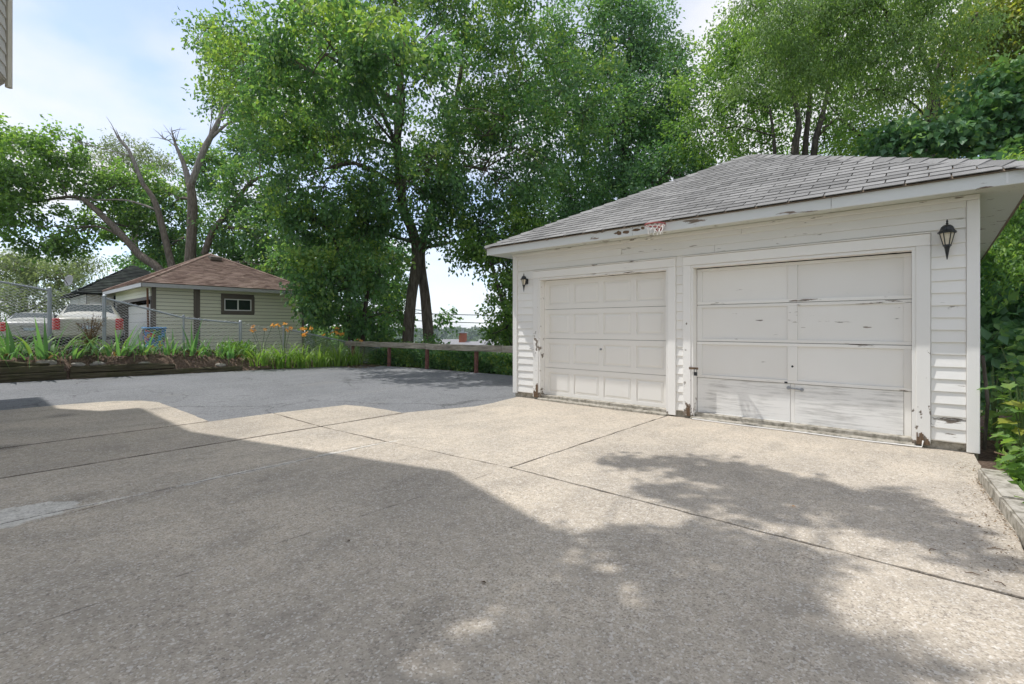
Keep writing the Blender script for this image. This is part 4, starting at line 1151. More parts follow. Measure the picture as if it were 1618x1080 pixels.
# ------------------------------------------------------------------ cars and bin
def car(label, loc, rz, paint_m, Lg=4.8, W=1.8, Ht=1.42, deck=.98, name='parked_car'):
    """x forward; rear at -L/2; lofted body"""
    th = thing(name, label, 'car', loc); th.rotation_euler = (0, 0, rz)
    ORG[th.name] = (0, 0, 0)
    h = Lg / 2
    def ring(x, hw, zb, zs, zt, tw):
        return [(x, -hw * .80, zb), (x, -hw * .97, zb + .10), (x, -hw, (zb + zs) / 2), (x, -hw * .985, zs - .08), (x, -hw * .93, zs), (x, -tw, zt), (x, -tw * .6, zt + .02), (x, tw * .6, zt + .02), (x, tw, zt), (x, hw * .93, zs), (x, hw * .985, zs - .08), (x, hw, (zb + zs) / 2), (x, hw * .97, zb + .10), (x, hw * .80, zb)]
    w = W / 2
    st = [(-h, w * .86, .36, .80, .82, w * .78), (-h + .05, w * .93, .28, deck - .06, deck - .01, w * .84), (-h + .16, w * .96, .24, deck - .03, deck + .02, w * .85), (-h + .52, w, .22, deck, deck + .03, w * .84),
          (-h + 1.22, w, .2, .95, Ht - .02, w * .68), (-h + 1.9, w, .2, .94, Ht, w * .66), (-h + 2.6, w, .2, .93, Ht - .03, w * .66), (-h + 3.35, w, .2, .92, .96, w * .82), (-h + 4.3, w * .97, .22, .84, .87, w * .78), (h - .12, w * .88, .28, .72, .74, w * .7), (h, w * .78, .38, .6, .62, w * .6)]
    mb = MB(); n = 14
    for s in st: mb.v += ring(*s)
    for i in range(len(st) - 1):
        for k in range(n):
            a = i * n + k; b = i * n + (k + 1) % n
            mb.f.append((a, a + n, b + n, b))
    mb.f.append(tuple(range(n))); mb.f.append(tuple(range(len(st) * n - 1, (len(st) - 1) * n - 1, -1)))
    o = mb.build('body', paint_m, th)
    bm = bmesh.new(); bm.from_mesh(o.data); bmesh.ops.recalc_face_normals(bm, faces=bm.faces); bm.to_mesh(o.data); bm.free()
    o.data.polygons.foreach_set('use_smooth', [True] * len(o.data.polygons))
    sb = o.modifiers.new('round', 'SUBSURF'); sb.levels = 1; sb.render_levels = 2
    # rear window, side windows
    def sheet(nm, pts, mat, d):
        nrm = (Vector(pts[1]) - Vector(pts[0])).cross(Vector(pts[2]) - Vector(pts[0])).normalized()
        mb = MB(); m = len(pts)
        mb.add([Vector(p) + nrm * d for p in pts] + [Vector(p) - nrm * .012 for p in pts], [tuple(range(m))] + [(i, m + i, m + (i + 1) % m, (i + 1) % m) for i in range(m)])
        return mb.build(nm, mat, th)
    x0, x1 = -h + .60, -h + 1.14
    sheet('rear_window', [(x0, w * .74, deck + .045), (x0, -w * .74, deck + .045), (x1, -w * .60, Ht - .06), (x1, w * .60, Ht - .06)], M['car_glass'], .035)
    for s in (1, -1):
        q = [(-h + 1.25, s * w * .88, 1.00), (-h + 3.05, s * w * .90, .98), (-h + 2.65, s * w * .70, Ht - .09), (-h + 1.50, s * w * .70, Ht - .08)]
        sheet('side_window', q if s < 0 else q[::-1], M['car_glass'], .03)
        tl = MB(); tl.prism([(-h - .012, s * w * .74), (-h + .01, s * w * .90), (-h + .16, s * w * .985), (-h + .2, s * w * .78)][::s], .57, deck - .01)
        tl = tl.build('tail_light', M['lens_red'], th, bevel=.02)
        mr = MB(); mr.add([(-h + 2.95, s * w * .95, .98), (-h + 3.1, s * w * .95, .98), (-h + 3.1, s * w * 1.16, .99), (-h + 2.98, s * w * 1.16, .99), (-h + 2.95, s * w * .98, 1.1), (-h + 3.1, s * w * .98, 1.1), (-h + 3.06, s * w * 1.16, 1.13), (-h + 2.98, s * w * 1.16, 1.13)], [(3,2,1,0),(4,5,6,7),(0,1,5,4),(1,2,6,5),(2,3,7,6),(3,0,4,7)])
        mr.build('wing_mirror', M['trim_black'], th, bevel=.02)
        for xw in (-h + .98, h - .95):
            wh = MB(); wh.tube([(xw, s * w * .72, .33), (xw, s * (w * 1.0), .33)], .33, 20); wh = wh.build('wheel', M['tyre'], th, bevel=.02)
            rm = MB(); rm.tube([(xw, s * (w * .99), .33), (xw, s * (w * 1.012), .33)], .22, 16); rm.build('rim', M['rim'], wh)
    mb = MB(); mb.box(-h - .035, -h + .25, -w * .92, w * .92, .34, .54); mb.build('rear_bumper', paint_m, th, bevel=.05, seg=3)
    mb = MB(); mb.box(-h - .02, -h + .2, -w * .8, w * .8, .24, .335); mb.build('bumper_valance', M['trim_black'], th, bevel=.02)
    mb = MB(); mb.box(-h - .024, -h + .02, -.17, .17, .60, .71); mb.build('number_plate', M['plate'], th)
    mb = MB(); mb.box(-h + .46, -h + .49, -.62, .62, deck + .036, deck + .062); mb.build('brake_strip', M['lens_red'], th)
    mb = MB()
    mb.tube([(-h - .018, .28, .78), (-h - .03, .12, .60)], .008, 5); mb.tube([(-h - .018, -.28, .78), (-h - .03, -.12, .60)], .008, 5); mb.tube([(-h - .018, .28, .78), (-h - .018, -.28, .78)], .007, 5)
    mb.build('boot_crease', M['trim_black'], th)
    return th
car('champagne saloon car parked behind the fence with red upright tail lights', (-23.6, 3.2, .63), math.atan2(.17, -.985), M['car_beige'], 4.9, 1.86, 1.48, .96)
car('smaller silver car parked ahead of the champagne saloon at the photo edge', (-29.8, 2.2, .55), math.atan2(.17, -.985), M['car_silver'], 4.6, 1.78, 1.36, .94)
bx, by = -19.9, 4.30
bz = ground_z(bx, by)
bn = thing('recycling_bin', 'blue bin printed with bright flowers behind the chain link fence', 'bin', (bx, by, bz))
mb = MB(); mb.add([(bx-.23,by-.23,bz),(bx+.23,by-.23,bz),(bx+.23,by+.23,bz),(bx-.23,by+.23,bz),(bx-.28,by-.28,bz+.72),(bx+.28,by-.28,bz+.72),(bx+.28,by+.28,bz+.72),(bx-.28,by+.28,bz+.72)], [(3,2,1,0),(4,5,6,7),(0,1,5,4),(1,2,6,5),(2,3,7,6),(3,0,4,7)])
mb.build('bin_body', M['bin_print'], bn, bevel=.02)
mb = MB(); mb.box(bx - .30, bx + .30, by - .30, by + .30, bz + .722, bz + .79); mb.build('lid', M['bin_blue'], bn, bevel=.025)

# ------------------------------------------------------------------ foliage generators
def unit(v): return v / np.maximum(np.linalg.norm(v, axis=1, keepdims=True), 1e-9)
def leaf_cloud(pos, axis, nrm, length, width, tint, fold=.18):
    """one folded leaf of two triangles per point"""
    n = len(pos)
    axis = unit(axis); nrm = unit(nrm - axis * (nrm * axis).sum(1, keepdims=True)); side = np.cross(axis, nrm)
    Lh = length[:, None]; Wh = width[:, None]
    base = pos; tip = pos + axis * Lh
    mid = pos + axis * Lh * .45 + nrm * Wh * fold
    v = np.stack([base, mid - side * Wh * .5, tip - nrm * Wh * .15, mid + side * Wh * .5], 1).reshape(-1, 3)
    i = np.arange(n)[:, None] * 4
    f = np.concatenate([i + np.array([[0, 1, 2]]), i + np.array([[0, 2, 3]])], 1).reshape(-1, 3)
    return v, f, np.repeat(tint, 4)
def clump_points(lobe, dens, rng):
    cx, cy, cz, rx, ry, rz = lobe[:6]
    area = 4 * math.pi * (((rx * ry) ** 1.6 + (rx * rz) ** 1.6 + (ry * rz) ** 1.6) / 3) ** (1 / 1.6)
    n = max(5, int(area * dens))
    d = unit(rng.normal(size=(n * 2, 3)))
    r = rng.uniform(0.25, 1.0, n * 2) ** .42
    ph = rng.uniform(0, 6.28, 3)
    wob = 1 + .16 * np.sin(d[:, 0] * 5 + ph[0]) * np.cos(d[:, 1] * 5 + ph[1]) + .10 * np.sin(d[:, 2] * 9 + ph[2] + d[:, 0] * 7)
    p = d * (r * wob)[:, None] * np.array([rx, ry, rz])
    gap = np.sin(p[:, 0] * 1.9 + ph[1]) + np.sin(p[:, 1] * 2.3 + ph[2]) + np.sin(p[:, 2] * 2.1 + ph[0])
    keep = gap > -.95
    if keep.sum() < n * .5: keep[:] = True
    p = p[keep][:n]
    return p + np.array([cx, cy, cz]), unit(p / np.array([rx, ry, rz]))
def twig_tubes(A, B, r0, r1, sag):
    n = len(A)
    mid = (A + B) / 2 + sag
    P = np.stack([A, mid, B], 1)
    rad = np.stack([r0, (r0 + r1) / 2, r1], 1)
    d = unit((B - A).reshape(-1, 3)); up = unit(np.cross(d, np.array([.31, .2, .93]))); sd = np.cross(d, up)
    ang = np.arange(3) * 2.0944
    ring = up[:, None, :] * np.cos(ang)[None, :, None] + sd[:, None, :] * np.sin(ang)[None, :, None]
    V = P[:, :, None, :] + ring[:, None] * rad[:, :, None, None]
    V = V.reshape(-1, 3)
    f = []
    for s in range(2):
        for k in range(3):
            f.append([s * 3 + k, s * 3 + (k + 1) % 3, s * 3 + 3 + (k + 1) % 3, s * 3 + 3 + k])
    F = (np.arange(n)[:, None, None] * 9 + np.array(f)[None]).reshape(-1, 4)
    return V, F
def smooth_path(pts, k=4):
    pts = [np.array(p, float) for p in pts]
    out = []
    for i in range(len(pts) - 1):
        p0 = pts[max(i - 1, 0)]; p1 = pts[i]; p2 = pts[i + 1]; p3 = pts[min(i + 2, len(pts) - 1)]
        for j in range(k):
            t = j / k
            out.append(.5 * ((2 * p1) + (-p0 + p2) * t + (2 * p0 - 5 * p1 + 4 * p2 - p3) * t * t + (-p0 + 3 * p1 - 3 * p2 + p3) * t ** 3))
    out.append(pts[-1]); return out
def tree(name, label, cat, base, trunks, lobes, leafm='leaf_mid', size=(.13, .07), per=42, dens=1.5, clump=.55, droop=.25, seed=1, barkm='bark', group=None, ntwig=.5, tmean=.45, tspread=.28, deadlimbs=(), flat=.55, sunlit_tint=.0, split=False):
    rng = np.random.default_rng(seed)
    per = int(per * 1.15); dens *= 1.12; size = (size[0] * 1.3, size[1] * 1.4)
    th = thing(name, label, cat, base, group)
    b = np.array(base, float)
    mb = MB()
    tips = []
    tms = []
    for tr in trunks:
        path = smooth_path(tr)
        pts = [p[:3] for p in path]; rad = [float(p[3]) * random.uniform(.96, 1.04) for p in path]
        if split:
            m2 = MB(); m2.tube(pts, rad, 12); m2.build('trunk', M[barkm], th, smooth=True)
        else:
            mb.tube(pts, rad, 10)
        tips += [np.append(p[:3], p[3]) for p in path[len(path) // 3:]]
    tips = np.array(tips)
    allP = []; allN = []; allT = []; TA = []; TB = []; TR = []
    for lb in lobes:
        P, N = clump_points(lb, dens * (lb[6] if len(lb) > 6 else 1), rng)
        c = np.array(lb[:3])
        dd = np.linalg.norm(tips[:, :3] - c, axis=1) + np.maximum(0, tips[:, 2] - c[2]) * 1.2
        at = tips[np.argmin(dd)]
        bend = (at[:3] + c) / 2 + rng.normal(0, .25, 3) + np.array([0, 0, .3])
        rr = max(.012, min(at[3] * .6, .05 * np.mean(lb[3:6])))
        limb = smooth_path([np.append(at[:3], rr), np.append(bend, rr * .7), np.append(c, rr * .45)], 4)
        mb.tube([p[:3] for p in limb], [float(p[3]) for p in limb], 7)
        LP = np.array([p[:3] for p in limb])
        # second order: a dozen branches per lobe, clumps hang off those
        K = min(len(P), max(4, len(P) // 22))
        ctr = P[rng.choice(len(P), K, replace=False)]
        st = LP[rng.integers(len(LP) // 2, len(LP), K)]
        TA.append(st); TB.append(st + (ctr - st) * .85); TR.append(np.full(K, rr * .42))
        bpts = np.concatenate([st + (ctr - st) * f for f in (.3, .55, .85)])
        dist = ((P[:, None] - bpts[None]) ** 2).sum(-1)
        near = bpts[dist.argmin(1)]
        sel = rng.random(len(P)) < ntwig
        TA.append(near[sel]); TB.append(P[sel]); TR.append(np.full(sel.sum(), rr * .16 + .004))
        # leaves
        n = len(P)
        od = N * .6 + rng.normal(0, .5, (n, 3)); od[:, 2] -= droop
        od = unit(od)
        k = per
        s = rng.uniform(-1, 1, (n, k, 1))
        q = P[:, None] + od[:, None] * s * clump * 1.1 + rng.normal(0, 1, (n, k, 3)) * np.array([clump * .42, clump * .42, clump * flat * .5])
        q[:, :, 2] -= (s[:, :, 0] ** 2) * clump * droop * .8
        ax = od[:, None] * .7 + rng.normal(0, .6, (n, k, 3)); ax[:, :, 2] -= droop * 1.2
        nm = np.array([-.15, -.2, .75]) + rng.normal(0, .75, (n, k, 3)) + N[:, None] * .55
        ct = rng.normal(0, tspread * .6, (n, 1)) + tmean + (lb[7] if len(lb) > 7 else 0) + sunlit_tint * N[:, 2:3]  # leaves facing up are tinted lighter, imitating sun on the crown
        tt = np.clip(ct + rng.normal(0, tspread * .5, (n, k)), 0, 1)
        allP.append(q.reshape(-1, 3)); allN.append((ax.reshape(-1, 3), nm.reshape(-1, 3))); allT.append(tt.ravel())
    for dl in deadlimbs:
        path = smooth_path(dl)
        m2 = MB(); m2.tube([p[:3] for p in path], [float(p[3]) * random.uniform(.93, 1.07) for p in path], 9); m2.build('bare_limb', M['bark_dead'], th, smooth=True)
        e0 = Vector(path[-1][:3]); a0_ = Vector(path[len(path) // 2][:3])
        m3 = MB()
        for q in range(7):
            st_ = a0_.lerp(e0, random.uniform(.1, .95)); dv = (e0 - a0_) * random.uniform(.18, .4) + Vector((random.uniform(-.7, .7), random.uniform(-.7, .7), random.uniform(-.1, .6)))
            m3.tube([st_, st_ + dv * .5 + Vector((0, 0, .06)), st_ + dv], [.028, .016, .005], 5)
        m3.build('bare_twig', M['bark_dead'], th)
    A = np.concatenate(TA); B = np.concatenate(TB); r = np.concatenate(TR)
    V, F = twig_tubes(A, B, r, r * .35 + .002, np.array([0, 0, .08]) + rng.normal(0, .06, (len(A), 3)))
    tm = mb.mesh('trunk', M[barkm], base, 0, True) if mb.v else None
    if tm: link('trunk' if not split else 'limb', tm, th)
    stuff(link('branch', np_mesh('branch', V - b, F, M[barkm]), th))
    pos = np.concatenate(allP); ax = np.concatenate([a for a, _ in allN]); nm = np.concatenate([c for _, c in allN]); tt = np.concatenate(allT)
    ln = size[0] * rng.uniform(.65, 1.25, len(pos)); wd = size[1] * rng.uniform(.7, 1.2, len(pos))
    v, f, ta = leaf_cloud(pos, ax, nm, ln, wd, tt)
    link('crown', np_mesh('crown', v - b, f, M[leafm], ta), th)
    return th
CA = R_(41.3)
FW = np.array([-math.sin(CA), math.cos(CA)]); RT = np.array([math.cos(CA), math.sin(CA)])
def at(px, py, d):
    """plan the planting: a point at forward distance d, on the sight line through photo pixel (px, py)"""
    l = (px - 809) / 764 * d; p = FW * d + RT * l
    return (float(p[0]), float(p[1]), EYE + (516 - py) / 764 * d)
def lobe(px, py, d, r, rz=None, k=1.0, tint=0.0):
    x, y, z = at(px, py, d)
    r = r if hasattr(r, '__len__') else (r, r)
    return (x, y, z, r[0], r[1], rz or r[0], k, tint)
def trunk(pts):       # (px, py, d, radius)
    return [(*at(a, b, c), r) for a, b, c, r in pts]

# ------------------------------------------------------------------ the trees
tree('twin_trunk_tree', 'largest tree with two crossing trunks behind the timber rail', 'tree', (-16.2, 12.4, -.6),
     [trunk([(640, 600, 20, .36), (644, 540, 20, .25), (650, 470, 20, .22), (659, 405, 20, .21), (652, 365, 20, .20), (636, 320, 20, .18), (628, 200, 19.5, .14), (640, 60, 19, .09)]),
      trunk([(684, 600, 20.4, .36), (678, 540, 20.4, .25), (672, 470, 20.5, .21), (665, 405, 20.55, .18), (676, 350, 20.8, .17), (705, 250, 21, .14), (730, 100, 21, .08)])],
     [lobe(650, 90, 19.5, (5.4, 4.6), 5.2, .62, .16), lobe(475, 120, 19, (3.7, 3.2), 3.4, .5, .28), lobe(452, 220, 19, (1.9, 2.0), 2.0, .65, .2), lobe(392, 125, 20, (1.8, 1.6), 1.9, .6, .25), lobe(345, 70, 20, (1.0, 1.0), 1.0, .6, .2), lobe(520, 265, 18.5, (2.8, 2.4), 2.2, .75, .05),  # upper left lobes coloured brighter, as if sun came through the leaves
      lobe(540, 380, 19.5, (2.0, 1.6), 1.3, .7, .08), lobe(640, 300, 18.5, (3.0, 2.0), 2.0, .7, -.06), lobe(770, 270, 18.5, (3.4, 2.4), 2.6, .7, -.08), lobe(850, 180, 20, (3.8, 3.2), 3.6, .75, .0), lobe(800, 370, 18.5, (1.9, 1.5), 1.2, .75, -.08), lobe(715, 375, 19, (1.5, 1.3), 1.1, .75, -.06),  # lower middle lobes coloured darker to look shaded
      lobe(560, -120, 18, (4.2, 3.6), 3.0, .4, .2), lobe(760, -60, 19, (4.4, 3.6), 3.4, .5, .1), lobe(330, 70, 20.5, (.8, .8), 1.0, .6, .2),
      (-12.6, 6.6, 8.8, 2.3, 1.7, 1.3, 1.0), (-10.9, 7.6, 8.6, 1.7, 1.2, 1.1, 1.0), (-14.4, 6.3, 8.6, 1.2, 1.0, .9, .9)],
     'leaf_mid', (.135, .074), 46, 1.8, .42, .30, 3, 'bark', tmean=.42, sunlit_tint=.18, tspread=.34, split=True)
tree('tall_tree', 'tall dark tree rising behind the right side of the largest tree', 'tree', at(1000, 560, 25),
     [trunk([(990, 560, 25, .35), (985, 350, 25, .28), (990, 150, 25, .16), (1000, 20, 25, .07)])],
     [lobe(985, 60, 25, (2.0, 2), 2.2), lobe(1010, 150, 24.5, (2.6, 2.4), 2.4), lobe(960, 230, 24, (3, 2.6), 2.6), lobe(1030, 260, 24, (2.2, 2.2), 2.2), lobe(940, 330, 24, (2.6, 2.2), 2.0), lobe(860, 340, 24, (2.2, 2), 1.8), lobe(990, 0, 25, (1.2, 1.2), 1.4), lobe(910, 50, 25, (2.2, 1.8), 2.2), lobe(880, 140, 25, (2.2, 1.8), 1.8), lobe(1050, 190, 25, (1.6, 1.5), 1.5), lobe(1085, 230, 25, (1.5, 1.4), 1.3), lobe(1060, 110, 26, (1.4, 1.3), 1.5), lobe(1030, 40, 26, (1.2, 1.2), 1.4)],
     'leaf_dark', (.15, .08), 42, 1.5, .6, .3, 5, 'bark_dark', tmean=.5, sunlit_tint=.2)
tree('leafy_understorey_tree', 'small bright leafed tree hanging over the corner of the sage garage', 'tree', at(555, 560, 19),
     [trunk([(556, 565, 19, .12), (552, 500, 19, .10), (545, 430, 19, .08), (525, 370, 18.6, .05)]), trunk([(572, 565, 19, .10), (578, 480, 19, .08), (592, 400, 19, .05)])],
     [lobe(500, 350, 18, (1.5, 1.2), 1.0), lobe(480, 425, 17.6, (1.05, .9), .9), lobe(540, 440, 18, (1.1, 1), .9), lobe(505, 480, 18, (1.0, .9), .75), lobe(600, 430, 18.5, (1.1, 1), 1.0), lobe(575, 350, 18.5, (1.3, 1.2), 1.0), lobe(580, 505, 19, (1.0, .9), .6), lobe(622, 500, 21.5, (.7, .7), .7), lobe(615, 450, 21.5, (.8, .8), .8), lobe(700, 500, 22, (.4, .4), .5, .7)],
     'leaf_mid', (.14, .085), 40, 2.2, .40, .35, 8, 'bark_dark', tmean=.5, sunlit_tint=.22)
tree('leaning_sapling_tree', 'slim leaning tree between the twin trunks and the white garage', 'tree', at(815, 560, 17.5),
     [trunk([(818, 570, 17.5, .09), (806, 530, 17.5, .08), (792, 470, 17.5, .065), (778, 420, 17.6, .045), (765, 360, 17.6, .03)])],
     [lobe(800, 420, 17.4, (.95, .8), .8, 1.2), lobe(765, 385, 17.6, (.8, .8), .6), lobe(790, 500, 17.4, (.75, .7), .6, 1.1), lobe(770, 530, 17.2, (.45, .45), .35, 1.2), lobe(825, 350, 17.8, (1.3, 1), .9), lobe(835, 450, 17.8, (.9, .8), 1.0), lobe(800, 465, 17.6, (.7, .7), .7), lobe(798, 535, 17.4, (.6, .6), .5), lobe(745, 400, 18.2, (.5, .5), .45), lobe(818, 500, 17.6, (.6, .6), .8)],
     'leaf_bright', (.115, .07), 38, 2.3, .34, .35, 9, 'bark_dark', tmean=.55)
tree('many_stemmed_tree', 'many stemmed tree showing bare stems just above the grey roof', 'tree', at(1265, 560, 19),
     [trunk([(1258, 400, 19, .16), (1256, 240, 19, .14), (1262, 190, 19, .1), (1240, 100, 19, .05)]), trunk([(1280, 400, 19.2, .15), (1286, 240, 19.2, .12), (1300, 180, 19.2, .09), (1320, 90, 19, .05)]), trunk([(1270, 400, 19.4, .14), (1272, 240, 19.4, .11), (1280, 150, 19.4, .08), (1275, 60, 19.4, .05)]), trunk([(1225, 400, 19.6, .1), (1224, 240, 19.6, .07), (1216, 170, 19.6, .04)])],
     [lobe(1120, 130, 20, (1.6, 1.6), 1.6), lobe(1115, 215, 19.6, (1.5, 1.5), 1.3), lobe(1180, 180, 20, (1.5, 1.5), 1.4, .8), lobe(1180, 90, 20, (1.6, 1.6), 1.4), lobe(1260, 110, 19.5, (1.8, 1.7), 1.4, .9), lobe(1330, 140, 19.5, (1.6, 1.5), 1.4, .7), lobe(1250, 20, 19.5, (2.4, 2), 1.6), lobe(1360, 215, 19, (1.5, 1.4), 1.0), lobe(1190, 235, 22, (1.4, 1.4), .8), lobe(1300, 235, 22.5, (2.2, 1.4), .6), lobe(1210, 130, 21.5, (1.8, 1.4), 1.4), lobe(1300, 60, 21, (2.4, 1.6), 1.6), lobe(1390, 120, 21.5, (2.2, 1.5), 1.5), lobe(1340, 190, 22, (1.8, 1.3), .9), lobe(1400, 20, 21, (2, 1.5), 1.4), lobe(1140, 70, 21, (1.2, 1.2), 1.2), lobe(1240, 190, 22.5, (1.7, 1.2), .8, .8)],
     'leaf_bright', (.125, .062), 40, 1.55, .5, .3, 12, 'bark_dark', tmean=.55)
tree('locust_tree', 'feathery pale green locust with drooping sprays above the grey roof', 'tree', at(1475, 560, 16),
     [trunk([(1478, 560, 16, .2), (1472, 300, 16, .16), (1468, 190, 16, .12), (1490, 90, 15.5, .08), (1545, 20, 14.5, .05)]), trunk([(1470, 230, 16, .1), (1480, 150, 16, .08), (1440, 60, 15, .05), (1380, 0, 14, .035)])],
     [lobe(1230, 50, 14.5, (1.2, 1.1), .75, .9), lobe(1300, 100, 14.5, (1.1, 1), .6, .8), lobe(1340, 30, 14, (1.4, 1.2), .8), lobe(1420, 75, 14, (1.2, 1.1), .7, .9), lobe(1390, 140, 14.5, (.9, .9), .5, .7), lobe(1480, 20, 14, (1.3, 1.2), .7), lobe(1200, 5, 14.5, (.8, .8), .5), lobe(1500, 110, 14.5, (.9, .9), .5, .6), lobe(1420, -40, 13.5, (1.8, 1.5), .8), lobe(1180, 140, 15.5, (.8, .8), .5, .7), lobe(1270, 20, 14.5, (1.2, 1.1), .6), lobe(1350, 95, 14.8, (1.0, .9), .5), lobe(1450, 140, 15, (.9, .9), .5), lobe(1240, 120, 15, (.9, .8), .5, .8), lobe(1540, 60, 14, (.9, .9), .5, .8)],
     'leaf_fern', (.10, .032), 72, 2.5, .48, .75, 14, 'bark_dark', tmean=.5, flat=.35)
tree('backlit_maple', 'yellow green backlit maple behind the locust sprays', 'tree', at(1590, 560, 22),
     [trunk([(1600, 560, 22, .25), (1596, 250, 22, .18), (1570, 80, 22, .1)])],
     [lobe(1560, 60, 22, (2.2, 2), 1.8), lobe(1540, 150, 22, (1.8, 1.6), 1.2), lobe(1620, 40, 21, (1.8, 1.7), 1.8), lobe(1500, 210, 22, (1.6, 1.5), 1.0), lobe(1440, 225, 22, (1.8, 1.4), .8)],
     'leaf_backlit', (.16, .11), 38, 1.9, .55, .3, 17, 'bark_dark', tmean=.5)
tree('dark_maple', 'dense dark green maple overhanging the near end of the grey roof', 'tree', at(1640, 560, 13),
     [trunk([(1665, 600, 13, .22), (1655, 400, 13, .18), (1640, 200, 13, .1)])],
     [lobe(1570, 195, 13, (1.3, 1.1), .75), lobe(1490, 215, 13.4, (1.1, 1), .5), lobe(1420, 228, 13.8, (.9, .9), .35), lobe(1610, 150, 12.8, (1.2, 1.1), .8), lobe(1600, 290, 12, (1.1, 1), .9), lobe(1600, 400, 12, (1.1, 1), 1.0), lobe(1610, 500, 12, (1.2, 1.1), .9), lobe(1640, 580, 11.5, (1.0, 1), .7), lobe(1575, 560, 13, (1.0, 1), .7), lobe(1650, 330, 10.5, (1.1, 1), .9)],
     'leaf_dark', (.15, .12), 40, 2.4, .42, .3, 19, 'bark_dark', tmean=.45, sunlit_tint=.12)
tree('hanging_branch_tree', 'light green compound leaf branches hanging down beside the near garage corner', 'tree', (4.2, 8.6, 0),
     [[(4.2, 8.6, 0, .14), (4.0, 8.7, 2.0, .12), (3.2, 8.9, 3.6, .08), (2.3, 9.0, 3.9, .04)]],
     [lobe(1605, 385, 9.0, (.42, .4), .3, 1.4), lobe(1615, 330, 9, (.5, .4), .3, 1.3), lobe(1618, 430, 8.6, (.35, .35), .25, 1.3), lobe(1640, 280, 9, (.8, .7), .5)],
     'leaf_bright', (.085, .030), 46, 5.0, .24, .55, 23, 'bark_dark', tmean=.55)
# far left group
tree('broken_maple', 'old maple with bare broken limbs reaching above the sage garage', 'tree', (-34.0, 8.8, -.3),
     [[(-33.9, 8.9, -.3, 0.459), (-33.65, 9.03, 4.75, 0.311), (-33.55, 9.15, 8.36, 0.266), (-33.62, 9.05, 9.88, 0.222)],
      [(-33.0, 9.6, 5.6, 0.192), (-32.6, 9.95, 7.0, 0.178), (-31.8, 10.66, 8.4, 0.148), (-30.8, 11.54, 10.07, 0.111), (-29.66, 12.54, 10.45, 0.067)]],
     [lobe(385, 150, 31, (1.5, 1.2), 1.7), lobe(335, 150, 30.5, (.7, .7), 1.0), lobe(398, 235, 31, (1.8, 1.4), 1.6), lobe(400, 300, 29.5, (2.2, 2), 1.8), lobe(430, 370, 29, (2.2, 2), 1.8), lobe(370, 370, 31, (2.4, 2), 1.8), lobe(265, 330, 32, (2.4, 2), 2.0), lobe(330, 270, 32, (2.0, 2), 1.6), lobe(270, 390, 33, (2.4, 2), 1.4), lobe(450, 430, 27, (1.6, 1.4), 1.4)],
     'leaf_mid', (.18, .11), 34, 1.5, .6, .25, 27, 'bark', tmean=.45, sunlit_tint=.2,
     deadlimbs=[[(-33.62, 9.05, 9.7, 0.192), (-33.95, 8.76, 11.2, 0.133), (-34.25, 8.5, 12.1, 0.089), (-34.45, 8.35, 12.9, 0.037), (-34.5, 8.3, 13.3, 0.009)],
                [(-34.2, 8.55, 12.0, 0.037), (-34.6, 8.2, 12.45, 0.022), (-34.9, 7.95, 12.6, 0.007)],
                [(-33.6, 9.08, 9.8, 0.200), (-33.05, 9.56, 11.8, 0.178), (-32.4, 10.1, 13.4, 0.141), (-32.1, 10.4, 14.6, 0.074), (-31.7, 10.8, 15.2, 0.037)],
                [(-32.7, 9.85, 12.6, 0.104), (-32.0, 10.45, 13.4, 0.074), (-31.5, 10.9, 13.9, 0.037)]])
tree('leaning_maple', 'maple with one limb leaning far left over the dark shed', 'tree', (-35.6, 7.4, -.2),
     [[(-34.3, 8.5, .0, 0.333), (-34.8, 8.05, 4.2, 0.266), (-35.9, 7.05, 5.6, 0.222), (-36.8, 6.28, 6.9, 0.192), (-37.95, 5.28, 8.36, 0.163), (-38.8, 4.53, 9.1, 0.111), (-40.5, 3.0, 8.8, 0.059)],
      [(-34.1, 8.6, 3.8, 0.222), (-34.45, 8.33, 4.9, 0.207), (-34.75, 8.08, 6.46, 0.185), (-35.2, 7.66, 8.74, 0.163), (-35.8, 7.16, 9.9, 0.126)]],
     [lobe(40, 260, 28.5, (2.8, 2.4), 1.8), lobe(95, 235, 29, (1.8, 1.6), 1.3), lobe(30, 330, 28.5, (2.8, 2.2), 1.2, .9), lobe(70, 375, 28.5, (2.4, 2), .9), lobe(160, 300, 31, (2.0, 1.8), 1.4), lobe(210, 290, 31, (2.0, 1.8), 1.5), lobe(165, 350, 32, (2.2, 2), 1.2, .8), lobe(230, 355, 31.5, (1.8, 1.6), 1.2), lobe(-30, 290, 28, (3, 2.4), 2.4), lobe(10, 215, 29, (1.4, 1.3), .8)],
     'leaf_bright', (.18, .12), 30, 1.15, .55, .25, 29, 'bark', tmean=.42, sunlit_tint=.2,
     deadlimbs=[[(-35.75, 7.2, 9.8, 0.126), (-36.36, 6.65, 11.78, 0.096), (-36.8, 6.25, 12.5, 0.059), (-37.08, 6.03, 13.1, 0.015)],
                [(-35.1, 7.75, 8.3, 0.074), (-36.6, 6.5, 8.9, 0.052), (-38.4, 4.9, 8.9, 0.037), (-40.9, 2.6, 9.0, 0.015)],
                [(-36.3, 6.7, 11.5, 0.037), (-37.6, 5.5, 12.0, 0.022), (-38.9, 4.4, 12.3, 0.006)]])
